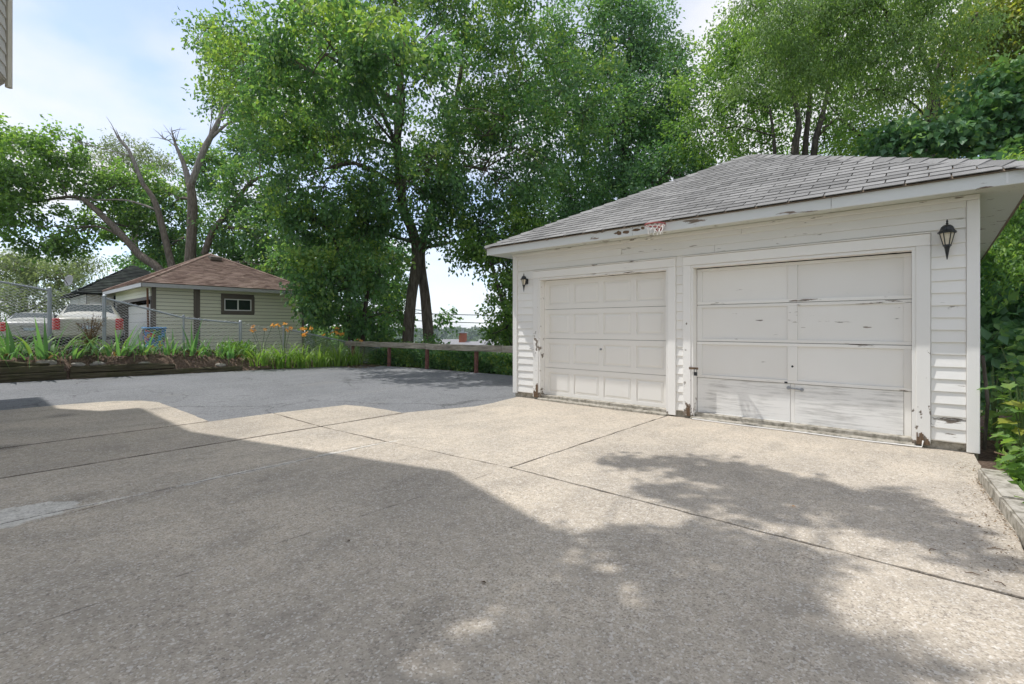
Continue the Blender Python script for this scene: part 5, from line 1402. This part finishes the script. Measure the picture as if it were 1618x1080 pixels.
tree('silver_tree', 'pale silvery tree behind the fence at the photo edge', 'tree', at(40, 540, 40),
     [trunk([(40, 560, 40, .4), (35, 430, 40, .2)])],
     [lobe(30, 425, 40, (2.6, 2.2), 1.6), lobe(95, 440, 40, (2.2, 2), 1.5), lobe(-30, 430, 40, (2.6, 2), 2), lobe(20, 475, 38, (2.6, 2), 1.4), lobe(105, 470, 39, (1.6, 1.6), 1.2), lobe(130, 415, 42, (1.6, 1.5), 1.0)],
     'leaf_pale', (.22, .08), 34, 1.3, .7, .4, 31, 'bark', tmean=.5)
tree('distant_pale_tree', 'distant feathery tree top peeking between the broken maple limbs', 'tree', at(215, 520, 46),
     [trunk([(215, 540, 46, .4), (212, 300, 46, .2)])],
     [lobe(205, 245, 46, (3.0, 2.4), 1.4, .8), lobe(160, 262, 46, (2.2, 2), 1.0, .7), lobe(250, 260, 46, (2.0, 2), 1.0, .7)],
     'leaf_pale', (.24, .07), 34, 1.0, .75, .3, 33, 'bark', tmean=.35)
tree('backing_tree', 'dark bushy tree filling the gap behind the sage garage roof', 'tree', at(470, 540, 34),
     [trunk([(470, 560, 34, .4), (470, 400, 34, .25)])],
     [lobe(430, 440, 34, (3.2, 2.6), 2.0), lobe(520, 430, 34, (3.2, 2.6), 2.4), lobe(580, 480, 33, (2.4, 2), 1.8), lobe(480, 500, 34, (3, 2.4), 1.4), lobe(560, 390, 34, (2.6, 2.4), 2.0), lobe(250, 420, 38, (2.6, 2.4), 1.2), lobe(620, 410, 32, (1.6, 1.4), 1.4)],
     'leaf_dark', (.2, .12), 34, 1.3, .7, .3, 37, 'bark_dark', tmean=.4)
tree('garage_backing_tree', 'dark tree right behind the far slope of the white garage roof', 'tree', at(950, 560, 21),
     [trunk([(950, 580, 21, .2), (940, 400, 21, .12)])],
     [lobe(900, 390, 20, (1.9, 1.6), 1.6), lobe(980, 330, 20, (1.8, 1.6), 1.6), lobe(840, 420, 20, (1.3, 1.2), 1.6), lobe(1060, 265, 20.5, (1.6, 1.5), 1.3), lobe(1000, 400, 19.5, (2, 1.6), 1.4), lobe(850, 510, 19, (1.2, 1.2), 1.0)],
     'leaf_dark', (.13, .075), 40, 2.0, .5, .3, 41, 'bark_dark', tmean=.35)
tree('slope_thicket_tree', 'dark broad leafed thicket tree on the slope behind the near garage corner', 'tree', (1.8, 15.6, 0),
     [[(1.8, 15.6, -.3, .2), (1.6, 15.6, 2.5, .12)]],
     [(1.2, 14.6, .9, 1.1, 1.2, 1.3, 1.2), (1.0, 14.2, 2.4, 1.0, 1.2, 1.2, 1.2), (2.2, 14.6, 1.4, 1.3, 1.2, 1.6, 1), (1.2, 16.5, 3.6, 1.4, 1.3, 1.4, 1), (.9, 12.6, .6, .5, .8, .7, 1.5)],
     'leaf_dark', (.15, .11), 36, 1.7, .5, .3, 43, 'bark_dark', tmean=.35)
# tree whose boughs overhang the apron from the right; only its shade is in the picture
off = np.array([-.415, -.21]) * 9.3
blobs = [(-2.0, 4.3, .26), (-1.65, 4.5, .30), (-1.3, 4.35, .42), (-.9, 4.25, .45), (-.5, 4.35, .42), (-.2, 4.15, .34), (.05, 3.9, .26), (-1.35, 3.85, .25), (-.95, 3.75, .22),
         (-1.5, 2.72, .20), (-1.15, 2.85, .22), (-.88, 2.90, .22), (-.62, 2.98, .16), (-1.45, 2.3, .26), (-.72, 2.2, .24), (-.42, 2.15, .24), (-1.15, 1.62, .32), (-.7, 1.75, .34), (-.3, 2.25, .14), (-.45, 1.55, .40), (-1.15, 2.45, .14), (-1.3, 1.2, .4), (-.9, 1.25, .4), (-.95, 1.9, .26), (-.5, 1.9, .25), (-1.3, 1.95, .25), (-.75, 2.52, .10)]
tree('overhanging_tree', 'tall tree standing right of the drive whose boughs shade the apron', 'tree', (2.6, -1.6, 0),
     [[(2.6, -1.6, -.1, .34), (2.5, -1.5, 3.0, .27), (.6, -1.7, 6.3, .16), (-2.2, -1.3, 8.0, .09), (-4.4, .1, 8.9, .04)], [(2.5, -1.4, 3.0, .2), (3.2, -2.4, 7, .15), (3.6, -3, 10, .08)]],
     [(x + off[0], y + off[1], 9.3 + random.uniform(-.3, .3), r, r, r * .55, 2.2) for x, y, r in blobs] + [(3.6, -3.0, 9.8, 1.3, 1.3, 1.1, .8)],
     'leaf_mid', (.10, .065), 40, 3.0, .20, .15, 47, 'bark', ntwig=.25)

# hedge behind the rail, one long clipped row
def shrub_mass(name, label, cat, boxes, leafm, size, n, seed, tmean=.4, kind=None, group=None, stems=True):
    rng = np.random.default_rng(seed)
    c0 = boxes[0]
    th = thing(name, label, cat, ((c0[0] + c0[1]) / 2, (c0[2] + c0[3]) / 2, c0[4]), group)
    P = []; T = []; N = []
    mb = MB()
    for (x0, x1, y0, y1, z0, z1, k) in boxes:
        m = int(n * k)
        u = rng.random((m, 3))
        p = np.stack([x0 + (x1 - x0) * u[:, 0], y0 + (y1 - y0) * u[:, 1], z0 + (z1 - z0) * u[:, 2] ** .8], 1)
        bump = .16 * np.sin(p[:, 0] * 2.1) + .10 * np.sin(p[:, 0] * 5.3 + 1) + .07 * np.sin(p[:, 0] * 11.0)
        p[:, 2] += bump * (z1 - z0) * u[:, 2]
        p[:, 1] += .12 * np.sin(p[:, 0] * 3.7 + p[:, 2] * 4)
        hole = np.sin(p[:, 0] * 4.1) + np.sin(p[:, 2] * 7.3 + p[:, 0] * 2) + np.sin(p[:, 1] * 5 + 1)
        p = p[hole > -1.5]
        P.append(p); T.append(np.clip(tmean + .18 * np.sin(p[:, 0] * 2.7 + p[:, 2] * 5) + rng.normal(0, .18, len(p)), 0, 1))
        for q in range(int((x1 - x0) * 3)):
            xx = rng.uniform(x0, x1); yy = rng.uniform(y0 + .1, y1)
            mb.tube([(xx, yy, z0 - .1), (xx + rng.uniform(-.15, .15), yy, z0 + (z1 - z0) * .8)], .012, 4)
    p = np.concatenate(P); t_ = np.concatenate(T)
    v, f, ta = leaf_cloud(p, rng.normal(0, 1, p.shape) + np.array([.1, -.3, -.2]), rng.normal(0, .6, p.shape) + np.array([.1, -.5, .8]), size[0] * rng.uniform(.6, 1.2, len(p)), size[1] * rng.uniform(.7, 1.2, len(p)), t_)
    b = np.array(origin(th))
    link('foliage', np_mesh('foliage', v - b, f, M[leafm], ta), th)
    if stems: mb.build('stem', M['bark_dark'], th)
    return th
shrub_mass('hedge', 'dense dark hedge growing along behind the timber rail', 'hedge', [(-15.8, -6.1, 9.98, 10.75, -.10, .56, 1.0)], 'leaf_mid', (.10, .065), 26000, 51, .48)
shrub_mass('hedge', 'second row of taller greenery below the twin trunks', 'hedge', [(-23.0, -16.6, 10.9, 11.9, -1.0, 1.0, 1.1), (-19.0, -13.0, 11.2, 12.0, -.8, .62, 1.0), (-13.0, -9.5, 11.3, 12.1, -.9, .25, .5)], 'leaf_mid', (.13, .09), 9000, 52, .5)
# grass and weeds beyond the fence at the left, and beside the kerb
def weeds(name, pts, leafm, size, seed, up=.9, tmean=.5):
    rng = np.random.default_rng(seed)
    p = np.array(pts)
    ax = rng.normal(0, .55, p.shape) + np.array([0, 0, up])
    v, f, ta = leaf_cloud(p, ax, rng.normal(0, .7, p.shape) + np.array([.3, -.6, .3]), size[0] * rng.uniform(.5, 1.3, len(p)), size[1] * rng.uniform(.6, 1.2, len(p)), np.clip(rng.normal(tmean, .25, len(p)), 0, 1))
    o = link(name, np_mesh(name, v, f, M[leafm], ta))
    return stuff(o)
pts = []
for _ in range(26000):
    x = random.uniform(-46, -18.4); y = random.uniform(-3.5, 4.6)
    if y > 1.1 and x > -30: continue
    pts.append((x, y, ground_z(x, y) + random.uniform(-.02, .12)))
weeds('tall_grass', pts, 'leaf_bright', (.32, .035), 61)
shrub_mass('yard_shrub', 'bright green bushes behind the fence at the photo edge', 'shrub', [(-40, -31.5, -2.2, .9, .2, 2.0, 1.0), (-34, -30.5, .6, 1.8, .3, 1.2, .3)], 'leaf_bright', (.17, .09), 15000, 63, .4)
pts = []
for _ in range(6500):
    y = random.uniform(3.5, 9.0); x = .46 + abs(random.gauss(0, .35))
    if x < .62 and y > 6.3 and random.random() < .8: continue
    pts.append((x, y, ground_z(x, y) + random.uniform(0, .16)))
weeds('low_weeds', pts, 'leaf_bright', (.075, .040), 65, up=.35)
pts = [(random.uniform(-17.7, -15.9), random.uniform(-.8, 6.0), 0) for _ in range(5200)]
pts = [(x, y, ground_z(x, y) + random.uniform(0, .12)) for x, y, _ in pts if x < bed_x(y) - .12 and math.sin(x * 5 + y * 3) + math.sin(y * 6.3) > -.5]
weeds('purple_ground_cover', pts, 'leaf_purple', (.075, .05), 67, up=.2)
pts = []
for _ in range(1500):
    y = random.uniform(3.5, 6.3); x = random.gauss(.30, .09) if y < 5.6 else random.uniform(.1, .5)
    xk = .26 + (5.72 - y) * .085
    x = min(x, xk - .015) if y < 5.7 else x
    if random.random() < .12: x -= abs(random.gauss(0, .3))
    pts.append((x, y, .006 + random.uniform(0, .012)))
rng = np.random.default_rng(5)
p = np.array(pts[:650])
v, f, ta = leaf_cloud(p, np.concatenate([rng.normal(0, 1, (len(p), 2)), rng.normal(0, .12, (len(p), 1))], 1), rng.normal(0, .3, p.shape) + np.array([0, 0, 1.]), rng.uniform(.005, .020, len(p)), rng.uniform(.004, .012, len(p)), rng.random(len(p)))
stuff(link('leaf_litter', np_mesh('leaf_litter', v, f, M['leaf_brown'], ta)))
p = np.array([(random.uniform(-15.4, -13.4), random.uniform(8.2, 9.3), .002) for _ in range(500)])
p = p[p[:, 0] + p[:, 1] * .4 < -10.2]
v, f, ta = leaf_cloud(p, np.concatenate([rng.normal(0, 1, (len(p), 2)), rng.normal(0, .1, (len(p), 1))], 1), rng.normal(0, .3, p.shape) + np.array([0, 0, 1.]), rng.uniform(.03, .09, len(p)), rng.uniform(.02, .05, len(p)), rng.random(len(p)))
stuff(link('fallen_leaves', np_mesh('fallen_leaves', v, f, M['leaf_brown'], ta)))

# ------------------------------------------------------------------ flower bed
def blade_mesh(name, length, width, bend, mat, n=6, tint=.5):
    vs = []; fs = []; tt = []
    for i in range(n + 1):
        f = i / n
        w = width * (1 - f ** 2.2) * (.75 + .25 * math.sin(math.pi * min(1, f * 1.5))) + .0008
        a = bend * f * f
        x = length * (math.sin(a) * f * .8); z = length * f * math.cos(a * .75)
        vs += [(x, -w / 2, z), (x + w * .10, 0, z), (x, w / 2, z)]
        tt += [tint + .15 * f] * 3
    for i in range(n):
        a = i * 3
        fs += [(a, a + 1, a + 4), (a, a + 4, a + 3), (a + 1, a + 2, a + 5), (a + 1, a + 5, a + 4)]
    return np_mesh(name, np.array(vs), np.array(fs), mat, np.array(tt))
iris_blades = [blade_mesh('leaf', l * 1.25, w_ * 1.2, b, M['leaf_iris'], 6, t_) for l, b, t_, w_ in ((.55, .35, .45, .06), (.66, .18, .3, .065), (.48, .8, .55, .05), (.72, .1, .4, .06), (.42, 1.5, .6, .05), (.6, .5, .75, .07), (.5, 2.1, .35, .045), (.36, .3, .2, .045))]
dead_blade = blade_mesh('leaf', .5, .05, 1.6, M['leaf_brown'], 6, .8)
lily_blades = [blade_mesh('leaf', l * 1.15, .034, b, M['leaf_lily'], 7, t_) for l, b, t_ in ((.75, 1.5, .45), (.85, 1.1, .35), (.65, 1.9, .55), (.8, .7, .6), (.7, 1.3, .7))]
iris_spots = [(-16.85, .80, 1.25, 'broad iris clump at the worn end of the tall timber stack'), (-16.72, 1.38, 1.3, 'upright iris clump behind the gap between the timber stacks'), (-16.62, 1.85, 1.05, 'small iris clump by the stones at the timber gap'), (-16.5, 2.72, 1.15, 'iris clump in front of the brown dead shrub'), (-16.42, 3.25, .95, 'iris clump right of the brown dead shrub'),
              (-16.3, 3.85, .85, 'low iris clump above the end of the tilted timber'), (-16.2, 4.42, 1.1, 'iris clump below the blue printed bin'), (-16.1, 4.95, .85, 'iris clump right of the blue printed bin'), (-15.95, 5.45, 1.0, 'last iris clump before the orange daylilies'), (-17.1, .15, .7, 'smallest iris clump at the photo edge above the stones')]
for x, y, s, lab in iris_spots:
    z = ground_z(x, y) - .02
    th = thing('iris_plant', lab, 'iris', (x, y, z), 'iris clumps in the raised bed')
    for k in range(28):
        a = random.uniform(0, 6.283); r = random.uniform(0, 1) ** .7 * .31 * s
        o = link('leaf', random.choice(iris_blades), th, (r * math.cos(a) * .8, r * math.sin(a) * 1.3, 0), (random.uniform(-.15, .15), random.uniform(-.05, .18) + r * 1.5, a + random.uniform(-.6, .6)))
        q = s * random.uniform(.55, 1.12); o.scale = (q, q, q * random.uniform(.85, 1.15))
    for k in range(3):
        a = random.uniform(0, 6.283)
        o = link('leaf', dead_blade, th, (.1 * math.cos(a), .1 * math.sin(a), 0), (0, random.uniform(.5, .9), a)); o.scale = (s * .8,) * 3
def star_flower(name):
    vs = []; fs = []; tt = []
    for k in range(6):
        a = k * math.pi / 3; c, s = math.cos(a), math.sin(a)
        pts = [(.008, 0, 0), (.04, .022, .045), (.04, -.022, .045), (.085, .014, .05), (.085, -.014, .05), (.10, 0, .035)]
        o = len(vs)
        vs += [(x * c - y * s, x * s + y * c, z) for x, y, z in pts]
        fs += [(o, o + 2, o + 1), (o + 1, o + 2, o + 4), (o + 1, o + 4, o + 3), (o + 3, o + 4, o + 5)]
        tt += [.95, .5, .5, .3, .3, .2]
    return np_mesh(name, np.array(vs), np.array(fs), M['petal'], np.array(tt))
flower_me = star_flower('flower')
lily_spots = [(-15.63, 6.1, 1.12, 5, 'daylily clump with tall orange flowers left of a fence post'), (-15.43, 6.7, 1.23, 5, 'full daylily clump with a spray of orange flowers'), (-15.30, 7.25, 1.18, 5, 'middle daylily clump with the densest orange flowers'), (-15.18, 7.8, 1.12, 3, 'daylily clump with a few low orange flowers'), (-15.03, 8.3, 1.18, 4, 'daylily clump near the end of the timber rail'), (-14.93, 8.8, 1.01, 2, 'last daylily clump beside the first red post')]
for x, y, s, nf, lab in lily_spots:
    z = ground_z(x, y) - .02
    th = thing('daylily_plant', lab, 'daylily', (x, y, z), 'daylily clumps in the bed')
    for k in range(75):
        a = random.uniform(0, 6.283); r = random.uniform(0, .30) * s
        o = link('leaf', random.choice(lily_blades), th, (r * math.cos(a), r * math.sin(a) * 1.3, 0), (random.uniform(-.15, .15), random.uniform(0, .3), a + random.uniform(-.5, .5)))
        q = s * random.uniform(.7, 1.1); o.scale = (q, q, q)
    for k in range(nf):
        a = random.uniform(0, 6.283); hgt = random.uniform(.85, 1.15) * s
        tx, ty = random.uniform(-.25, .25), random.uniform(-.3, .3)
        mb = MB(); mb.tube([(0, 0, 0), (tx * .4, ty * .4, hgt * .6), (tx, ty, hgt)], .006, 5)
        stt = mb.build('flower_stalk', M['stem'], th, off=(0, 0, 0))
        for j in range(random.choice((1, 2, 2))):
            f = link('flower', flower_me, stt, (tx + random.uniform(-.08, .08) * j, ty + random.uniform(-.08, .08) * j, hgt - .02 + .02 * j), (random.uniform(-.9, .9), random.uniform(.1, 1.1), random.uniform(0, 6)))
            q = random.uniform(.65, .95); f.scale = (q, q, q)
# dead brown shrub by the fence, and mulchy debris behind
rng = np.random.default_rng(71)
th = thing('dead_shrub', 'brown dead conifer shrub standing against the chain link fence', 'shrub', (-17.25, 2.3, ground_z(-17.25, 2.3)))
b = np.array(origin(th)); mb = MB(); P = []
for k in range(34):
    a = rng.uniform(0, 6.28); h = rng.uniform(.5, 1.15); s = rng.uniform(.05, .32)
    e = b + np.array([s * math.cos(a), s * math.sin(a), h])
    mb.tube([b, b + np.array([s * .3 * math.cos(a), s * .3 * math.sin(a), h * .55]), e], [.012, .008, .003], 4)
    for f in rng.uniform(.35, 1, 22): P.append(b + (e - b) * f + rng.normal(0, .035, 3))
mb.build('stem', M['rot_wood'], th)
P = np.array(P)
v, f, ta = leaf_cloud(P, rng.normal(0, 1, P.shape), rng.normal(0, 1, P.shape), rng.uniform(.03, .09, len(P)), rng.uniform(.01, .025, len(P)), rng.random(len(P)))
link('needles', np_mesh('needles', v - b, f, M['leaf_brown'], ta), th)
# leafy low plants between iris and lilies
for (x, y, w, h, lab) in ((-16.35, 5.75, .45, .42, 'leafy green bedding plant between iris and daylilies'), (-17.5, -.2, .55, .42, 'grey green bedding plant at the photo edge above the timbers')):
    z = ground_z(x, y)
    shrub_mass('bedding_plant', lab, 'plant', [(x - w * .6, x + w * .6, y - w, y + w, z, z + h, 1)], 'leaf_lily' if x > -17 else 'leaf_pale', (.10, .06), 900, int(100 + y * 7), .45)
# stones along the bed
def rock(x, y, z, r, lab, seed):
    bm = bmesh.new(); bmesh.ops.create_icosphere(bm, subdivisions=3, radius=1)
    rg = random.Random(seed); ph = [rg.uniform(0, 6) for _ in range(6)]
    for v in bm.verts:
        c = v.co
        k = 1 + .16 * math.sin(c.x * 3 + ph[0]) * math.cos(c.y * 3 + ph[1]) + .09 * math.sin(c.z * 5 + ph[2] + c.x * 4)
        v.co = Vector((c.x * r * k, c.y * r * 1.5 * k, c.z * r * .62 * k))
    me = bpy.data.meshes.new('stone'); bm.to_mesh(me); bm.free(); me.materials.append(M['stone'])
    me.polygons.foreach_set('use_smooth', [True] * len(me.polygons))
    o = link('stone', me, None, (x, y, z + r * .3), (0, 0, rg.uniform(-.4, .4)))
    tag(o, lab, 'stone', 'stones edging the flower bed')
rock(-16.85, .30, .45, .17, 'largest buff stone on top of the tall timbers', 1)
rock(-16.65, 1.42, .36, .13, 'pale stone on the worn sloping timber end', 2)
rock(-16.55, 1.95, .30, .10, 'small grey stone just past the timber gap', 3)
rock(-16.45, 2.35, .28, .12, 'rounded grey stone behind the tilted timber', 4)
rock(-16.25, 3.3, .27, .09, 'smallest stone behind the middle of the tilted timber', 5)
rock(-15.9, 5.05, .12, .11, 'flat stone behind the long low timber', 6)

# ------------------------------------------------------------------ saplings beside the kerb: each broad leaf its own piece
def broad_leaf(name, L_, W_, lobed, tint):
    if lobed: outline = [(0, 0), (.10, .20), (.02, .42), (.30, .36), (.42, .52), (.55, .34), (.72, .30), (.80, .12), (1.0, 0)]
    else: outline = [(0, 0), (.06, .22), (.22, .42), (.42, .48), (.62, .40), (.82, .20), (1.0, 0)]
    vs = []; fs = []; tt = []
    n = len(outline)
    for x, y in outline:                         # midrib, then both margins with a fold
        vs.append((x * L_, 0, -.12 * L_ * x * x)); tt.append(tint + .12)
    for s in (1, -1):
        for x, y in outline:
            vs.append((x * L_, s * y * W_, y * W_ * .22 - .12 * L_ * x * x + .01 * math.sin(x * 9))); tt.append(tint)
    for i in range(n - 1):
        fs.append((i, i + 1, n + i + 1, n + i)); fs.append((i + 1, i, 2 * n + i, 2 * n + i + 1))
    me = bpy.data.meshes.new(name)
    me.from_pydata(vs, [], fs); me.materials.append(M['leaf_broad'])
    a = me.attributes.new('tint', 'FLOAT', 'POINT'); a.data.foreach_set('value', np.array(tt, dtype=np.float32))
    me.polygons.foreach_set('use_smooth', [True] * len(me.polygons))
    me.update(); return me
BL = [broad_leaf('leaf', .16, .12, False, t_) for t_ in (.2, .35, .5)] + [broad_leaf('leaf', .19, .16, True, t_) for t_ in (.35, .5, .85)]
def sapling(x, y, hgt, n, spread, lab, kinds, lean=(0, 0)):
    th = thing('sapling', lab, 'sapling', (x, y, ground_z(x, y)), 'broad leaved saplings beside the kerb')
    stems = max(1, n // 9)
    for s in range(stems):
        ex, ey = lean[0] + random.uniform(-spread, spread), lean[1] + random.uniform(-spread, spread)
        h = hgt * random.uniform(.75, 1.05)
        mb = MB(); path = [(0, 0, 0), (ex * .3, ey * .3, h * .5), (ex, ey, h)]
        mb.tube(path, [.010, .008, .004], 6); mb.build('stem', M['stem'], th, off=(0, 0, 0))
        for k in range(n // stems):
            f = random.uniform(.3, 1.02); a = k * 2.4 + random.uniform(-.4, .4)
            bx_, by_, bz_ = ex * f * f, ey * f * f, h * f
            r = .05 + .05 * random.random()
            o = link('leaf', BL[random.choice(kinds)], th, (bx_ + r * math.cos(a), by_ + r * math.sin(a), bz_ + random.uniform(-.03, .03)), (random.uniform(-.3, .3), random.uniform(-.1, .55), a))
            q = random.uniform(.65, 1.15) * (1.1 - .35 * f); o.scale = (q, q, q)
sapling(.64, 6.9, .80, 48, .22, 'broad leaved sapling nearest the kerb end with a few yellow leaves', (3, 4, 5, 0, 1, 5))
sapling(.60, 6.15, .50, 34, .25, 'low broad leaved sapling leaning over the kerb', (0, 1, 3, 4), (-.05, 0))
sapling(.72, 7.6, 1.25, 30, .22, 'tallest sapling with rounded leaves high at the photo edge', (0, 1, 2))
sapling(.52, 8.1, .9, 46, .16, 'fine stemmed sapling against the near garage corner', (0, 1, 0, 2))
sapling(.66, 5.5, .45, 20, .16, 'short sapling behind the kerb at the photo edge', (0, 3, 1))
sapling(.85, 8.9, 1.2, 36, .3, 'bushy sapling behind the tallest one', (0, 1, 0))
mb = MB()
for k in range(14):
    x = .50 + random.uniform(-.05, .25); y = 7.2 + random.uniform(-.5, .6)
    mb.tube([(x, y, .02), (x + random.uniform(-.1, .15), y + random.uniform(-.2, .2), .05 + random.uniform(0, .06)), (x + random.uniform(-.1, .3), y + random.uniform(-.3, .3), .02)], random.uniform(.006, .014), 5)
o = stuff(mb.build('root_debris', M['rot_wood']))
mb = MB(); mb.tube([(.375, 7.15, .0), (.40, 7.08, .5), (.36, 7.05, 1.0)], .016, 7)
tag(mb.build('vine_stem', M['bark_dark']), 'dark dead vine stem rising beside the near corner board', 'vine')
# twigs and chips on the apron
for (x, y, L_, a, lab) in ((.14, 3.50, .06, .2, 'short tan twig lying near the joint by the kerb'), (.24, 3.46, .05, -.6, 'small dark twig nearest the kerb along the joint'), (-.02, 3.72, .05, 1.0, 'thin bent twig on the shaded apron'), (.26, 3.98, .09, .5, 'longest dark twig against the foot of the kerb')):
    mb = MB(); mb.tube([(-L_ / 2, 0, .005), (0, .008, .008), (L_ / 2, -.004, .006)], [.002, .003, .0015], 6)
    o = mb.build('twig', M['rot_wood']); o.location = (x, y, 0); o.rotation_euler = (0, 0, a)
    tag(o, lab, 'twig', 'twigs on the concrete')
for (x, y, s, m_, lab) in ((-1.74, 1.74, .022, 'leaf_brown', 'curled brown leaf in the middle of the shaded concrete'), (-.79, 3.96, .018, 'petal', 'tiny orange leaf on the shaded apron'), (-2.69, 1.54, .02, 'leaf_brown', 'small dark leaf on the concrete left of the middle')):
    v, f, ta = leaf_cloud(np.array([(0, 0, .006)]), np.array([(1., .3, .1)]), np.array([(0, .2, 1.)]), np.array([s * 1.6]), np.array([s]), np.array([.2]))
    o = link('fallen_leaf', np_mesh('fallen_leaf', v, f, M[m_], ta), None, (x, y, 0)); tag(o, lab, 'leaf')

# ------------------------------------------------------------------ down the slope: houses, pole, wires, far woods
def far_house(px, d, w, dep, ztop, lab, chim=None, yaw=.4):
    x, y, _ = at(px, 540, d)
    zg = ground_z(x, y)
    th = thing('house', lab, 'house', (x, y, zg)); ORG[th.name] = (0, 0, 0)
    th.rotation_euler = (0, 0, yaw)
    H = ztop - zg
    mb = MB(); mb.box(-w / 2, w / 2, -dep / 2, dep / 2, -.5, H - 1.6); mb.build('wall', M['far_wall'], th)
    mb = MB(); mb.add([(-w/2-.4,-dep/2-.4,H-1.65),(w/2+.4,-dep/2-.4,H-1.65),(w/2+.4,dep/2+.4,H-1.65),(-w/2-.4,dep/2+.4,H-1.65),(-w/2-.4,0,H),(w/2+.4,0,H)], [(0,1,5,4),(2,3,4,5),(1,2,5),(3,0,4),(3,2,1,0)])
    rf = mb.build('roof', M['far_roof'], th)
    for k in (-1, 0, 1):
        wv = MB(); wv.box(k * w * .3 - .5, k * w * .3 + .5, -dep / 2 - .03, -dep / 2 - .001, H - 3.4, H - 2.1); wo = wv.build('window', M['window_white'], th)
        pv = MB(); pv.box(k * w * .3 - .42, k * w * .3 + .42, -dep / 2 - .04, -dep / 2 - .031, H - 3.32, H - 2.18); pv.build('pane', M['glass'], wo)
    if chim is not None:
        cx_, top = chim
        mb = MB(); mb.box(cx_ - .42, cx_ + .42, -.3, .3, H - .9, H + top); ch = mb.build('chimney', M['brick'], rf)
        mb = MB(); mb.box(cx_ - .48, cx_ + .48, -.36, .36, H + top + .001, H + top + .12); mb.lathe((cx_, 0, H + top + .121), [(.16, 0), (.16, .35), (.22, .36), (.22, .45)], 10); mb.build('chimney_cap', M['galv'], th)
far_house(738, 62, 5.0, 6, -.55, 'downhill house with pale grey roof and brick chimney seen past the twin trunks', (-.6, 1.05), .35)
far_house(700, 80, 6, 7, -.75, 'farther downhill house with pale roof close to the twin trunks', None, .9)
far_house(778, 110, 6, 7, -1.6, 'most distant downhill roof left of the leaning tree', None, .2)
px_, py_, _ = at(610, 540, 33)
pole = thing('utility_pole', 'dark wooden utility pole showing between the leaves left of the twin trunks', 'utility pole', (px_, py_, ground_z(px_, py_)))
mb = MB(); mb.tube([(px_, py_, ground_z(px_, py_) - .3), (px_, py_, 4.2)], [.15, .11], 10); mb.build('shaft', M['wood_pole'], pole)
mb = MB(); mb.tube([(px_, py_, 2.2), (px_, py_, 2.45)], .16, 10); mb.build('red_marker', M['hoop_red'], pole)
mb = MB(); mb.box(px_ - .9, px_ + .9, py_ - .05, py_ + .05, 3.7, 3.82); mb.build('crossarm', M['wood_pole'], pole)
ex, ey, _ = at(1010, 540, 44)
for z0, z1, lab in ((2.3, 2.6, 'upper black cable crossing the sky gap past the twin trunks'), (1.82, 1.75, 'lower black cable crossing the sky gap past the twin trunks')):
    mb = MB(); mb.tube([(px_ + (ex - px_) * f, py_ + (ey - py_) * f, z0 + (z1 - z0) * f - .7 * 4 * f * (1 - f) * .35) for f in np.linspace(0, 1, 14)], .028, 5)
    tag(mb.build('power_cable', M['cable']), lab, 'cable', 'overhead cables in the gap')
pole2 = thing('utility_pole', 'second utility pole hidden behind the white garage carrying the cables', 'utility pole', (ex, ey, ground_z(ex, ey)))
mb = MB(); mb.tube([(ex, ey, ground_z(ex, ey) - .3), (ex, ey, 5.0)], [.15, .11], 10); mb.build('shaft', M['wood_pole'], pole2)
mb = MB(); mb.box(ex - .8, ex + .8, ey - .05, ey + .05, 2.62, 2.74); mb.build('crossarm', M['wood_pole'], pole2)
rng = np.random.default_rng(91)
P = []; T = []; S = []
for k in range(1900):
    az = rng.uniform(-.42, .06) if k < 1500 else rng.uniform(-1.15, .9)
    d = 110 * (640 / 110) ** (rng.random() ** .6) if k < 1500 else rng.uniform(140, 640)
    p2 = FW * d + RT * az * d
    zg = ground_z(p2[0], p2[1])
    hgt = rng.uniform(6, 11); wd = rng.uniform(3, 5.5)
    top = zg + hgt
    m = int(max(70, 260 - d * .3))
    dr_ = unit(rng.normal(size=(m, 3))); dr_[:, 2] = np.abs(dr_[:, 2]) * 1.1 - .25
    q = np.array([p2[0], p2[1], zg + hgt * .45]) + dr_ * np.array([wd, wd, hgt * .55]) * rng.uniform(.75, 1.0, (m, 1))
    P.append(q); T.append(np.clip(rng.normal(rng.uniform(.2, .7), .12, m), 0, 1)); S.append(np.full(m, 1.0 + d * .0016))
P = np.concatenate(P); T = np.concatenate(T); S = np.concatenate(S)
v, f, ta = leaf_cloud(P, rng.normal(0, 1, P.shape), rng.normal(0, .5, P.shape) + np.array([.2, -.3, .9]), S * 1.5, S * 1.1, T)
stuff(link('far_woods', np_mesh('far_woods', v, f, M['leaf_far'], ta)))
# the summer haze over the valley: thin even air round the whole place
mb = MB(); mb.box(-1450, 1450, -1450, 1450, -48, 40)
hz_ = mb.build('haze', None)
hm = bpy.data.materials.new('haze_air'); hm.use_nodes = True
for n_ in list(hm.node_tree.nodes): hm.node_tree.nodes.remove(n_)
ho = hm.node_tree.nodes.new('ShaderNodeOutputMaterial'); hv = hm.node_tree.nodes.new('ShaderNodeVolumePrincipled')
hv.inputs['Density'].default_value = 0.0003; hv.inputs['Color'].default_value = (0.80, 0.88, 1.0, 1)
hm.node_tree.links.new(hv.outputs[0], ho.inputs['Volume'])
hz_.data.materials.append(hm); stuff(hz_)
print('shingles', ns, c1, c2, 'tris', sum(len(o.data.polygons) for o in bpy.data.objects if o.type == 'MESH'))
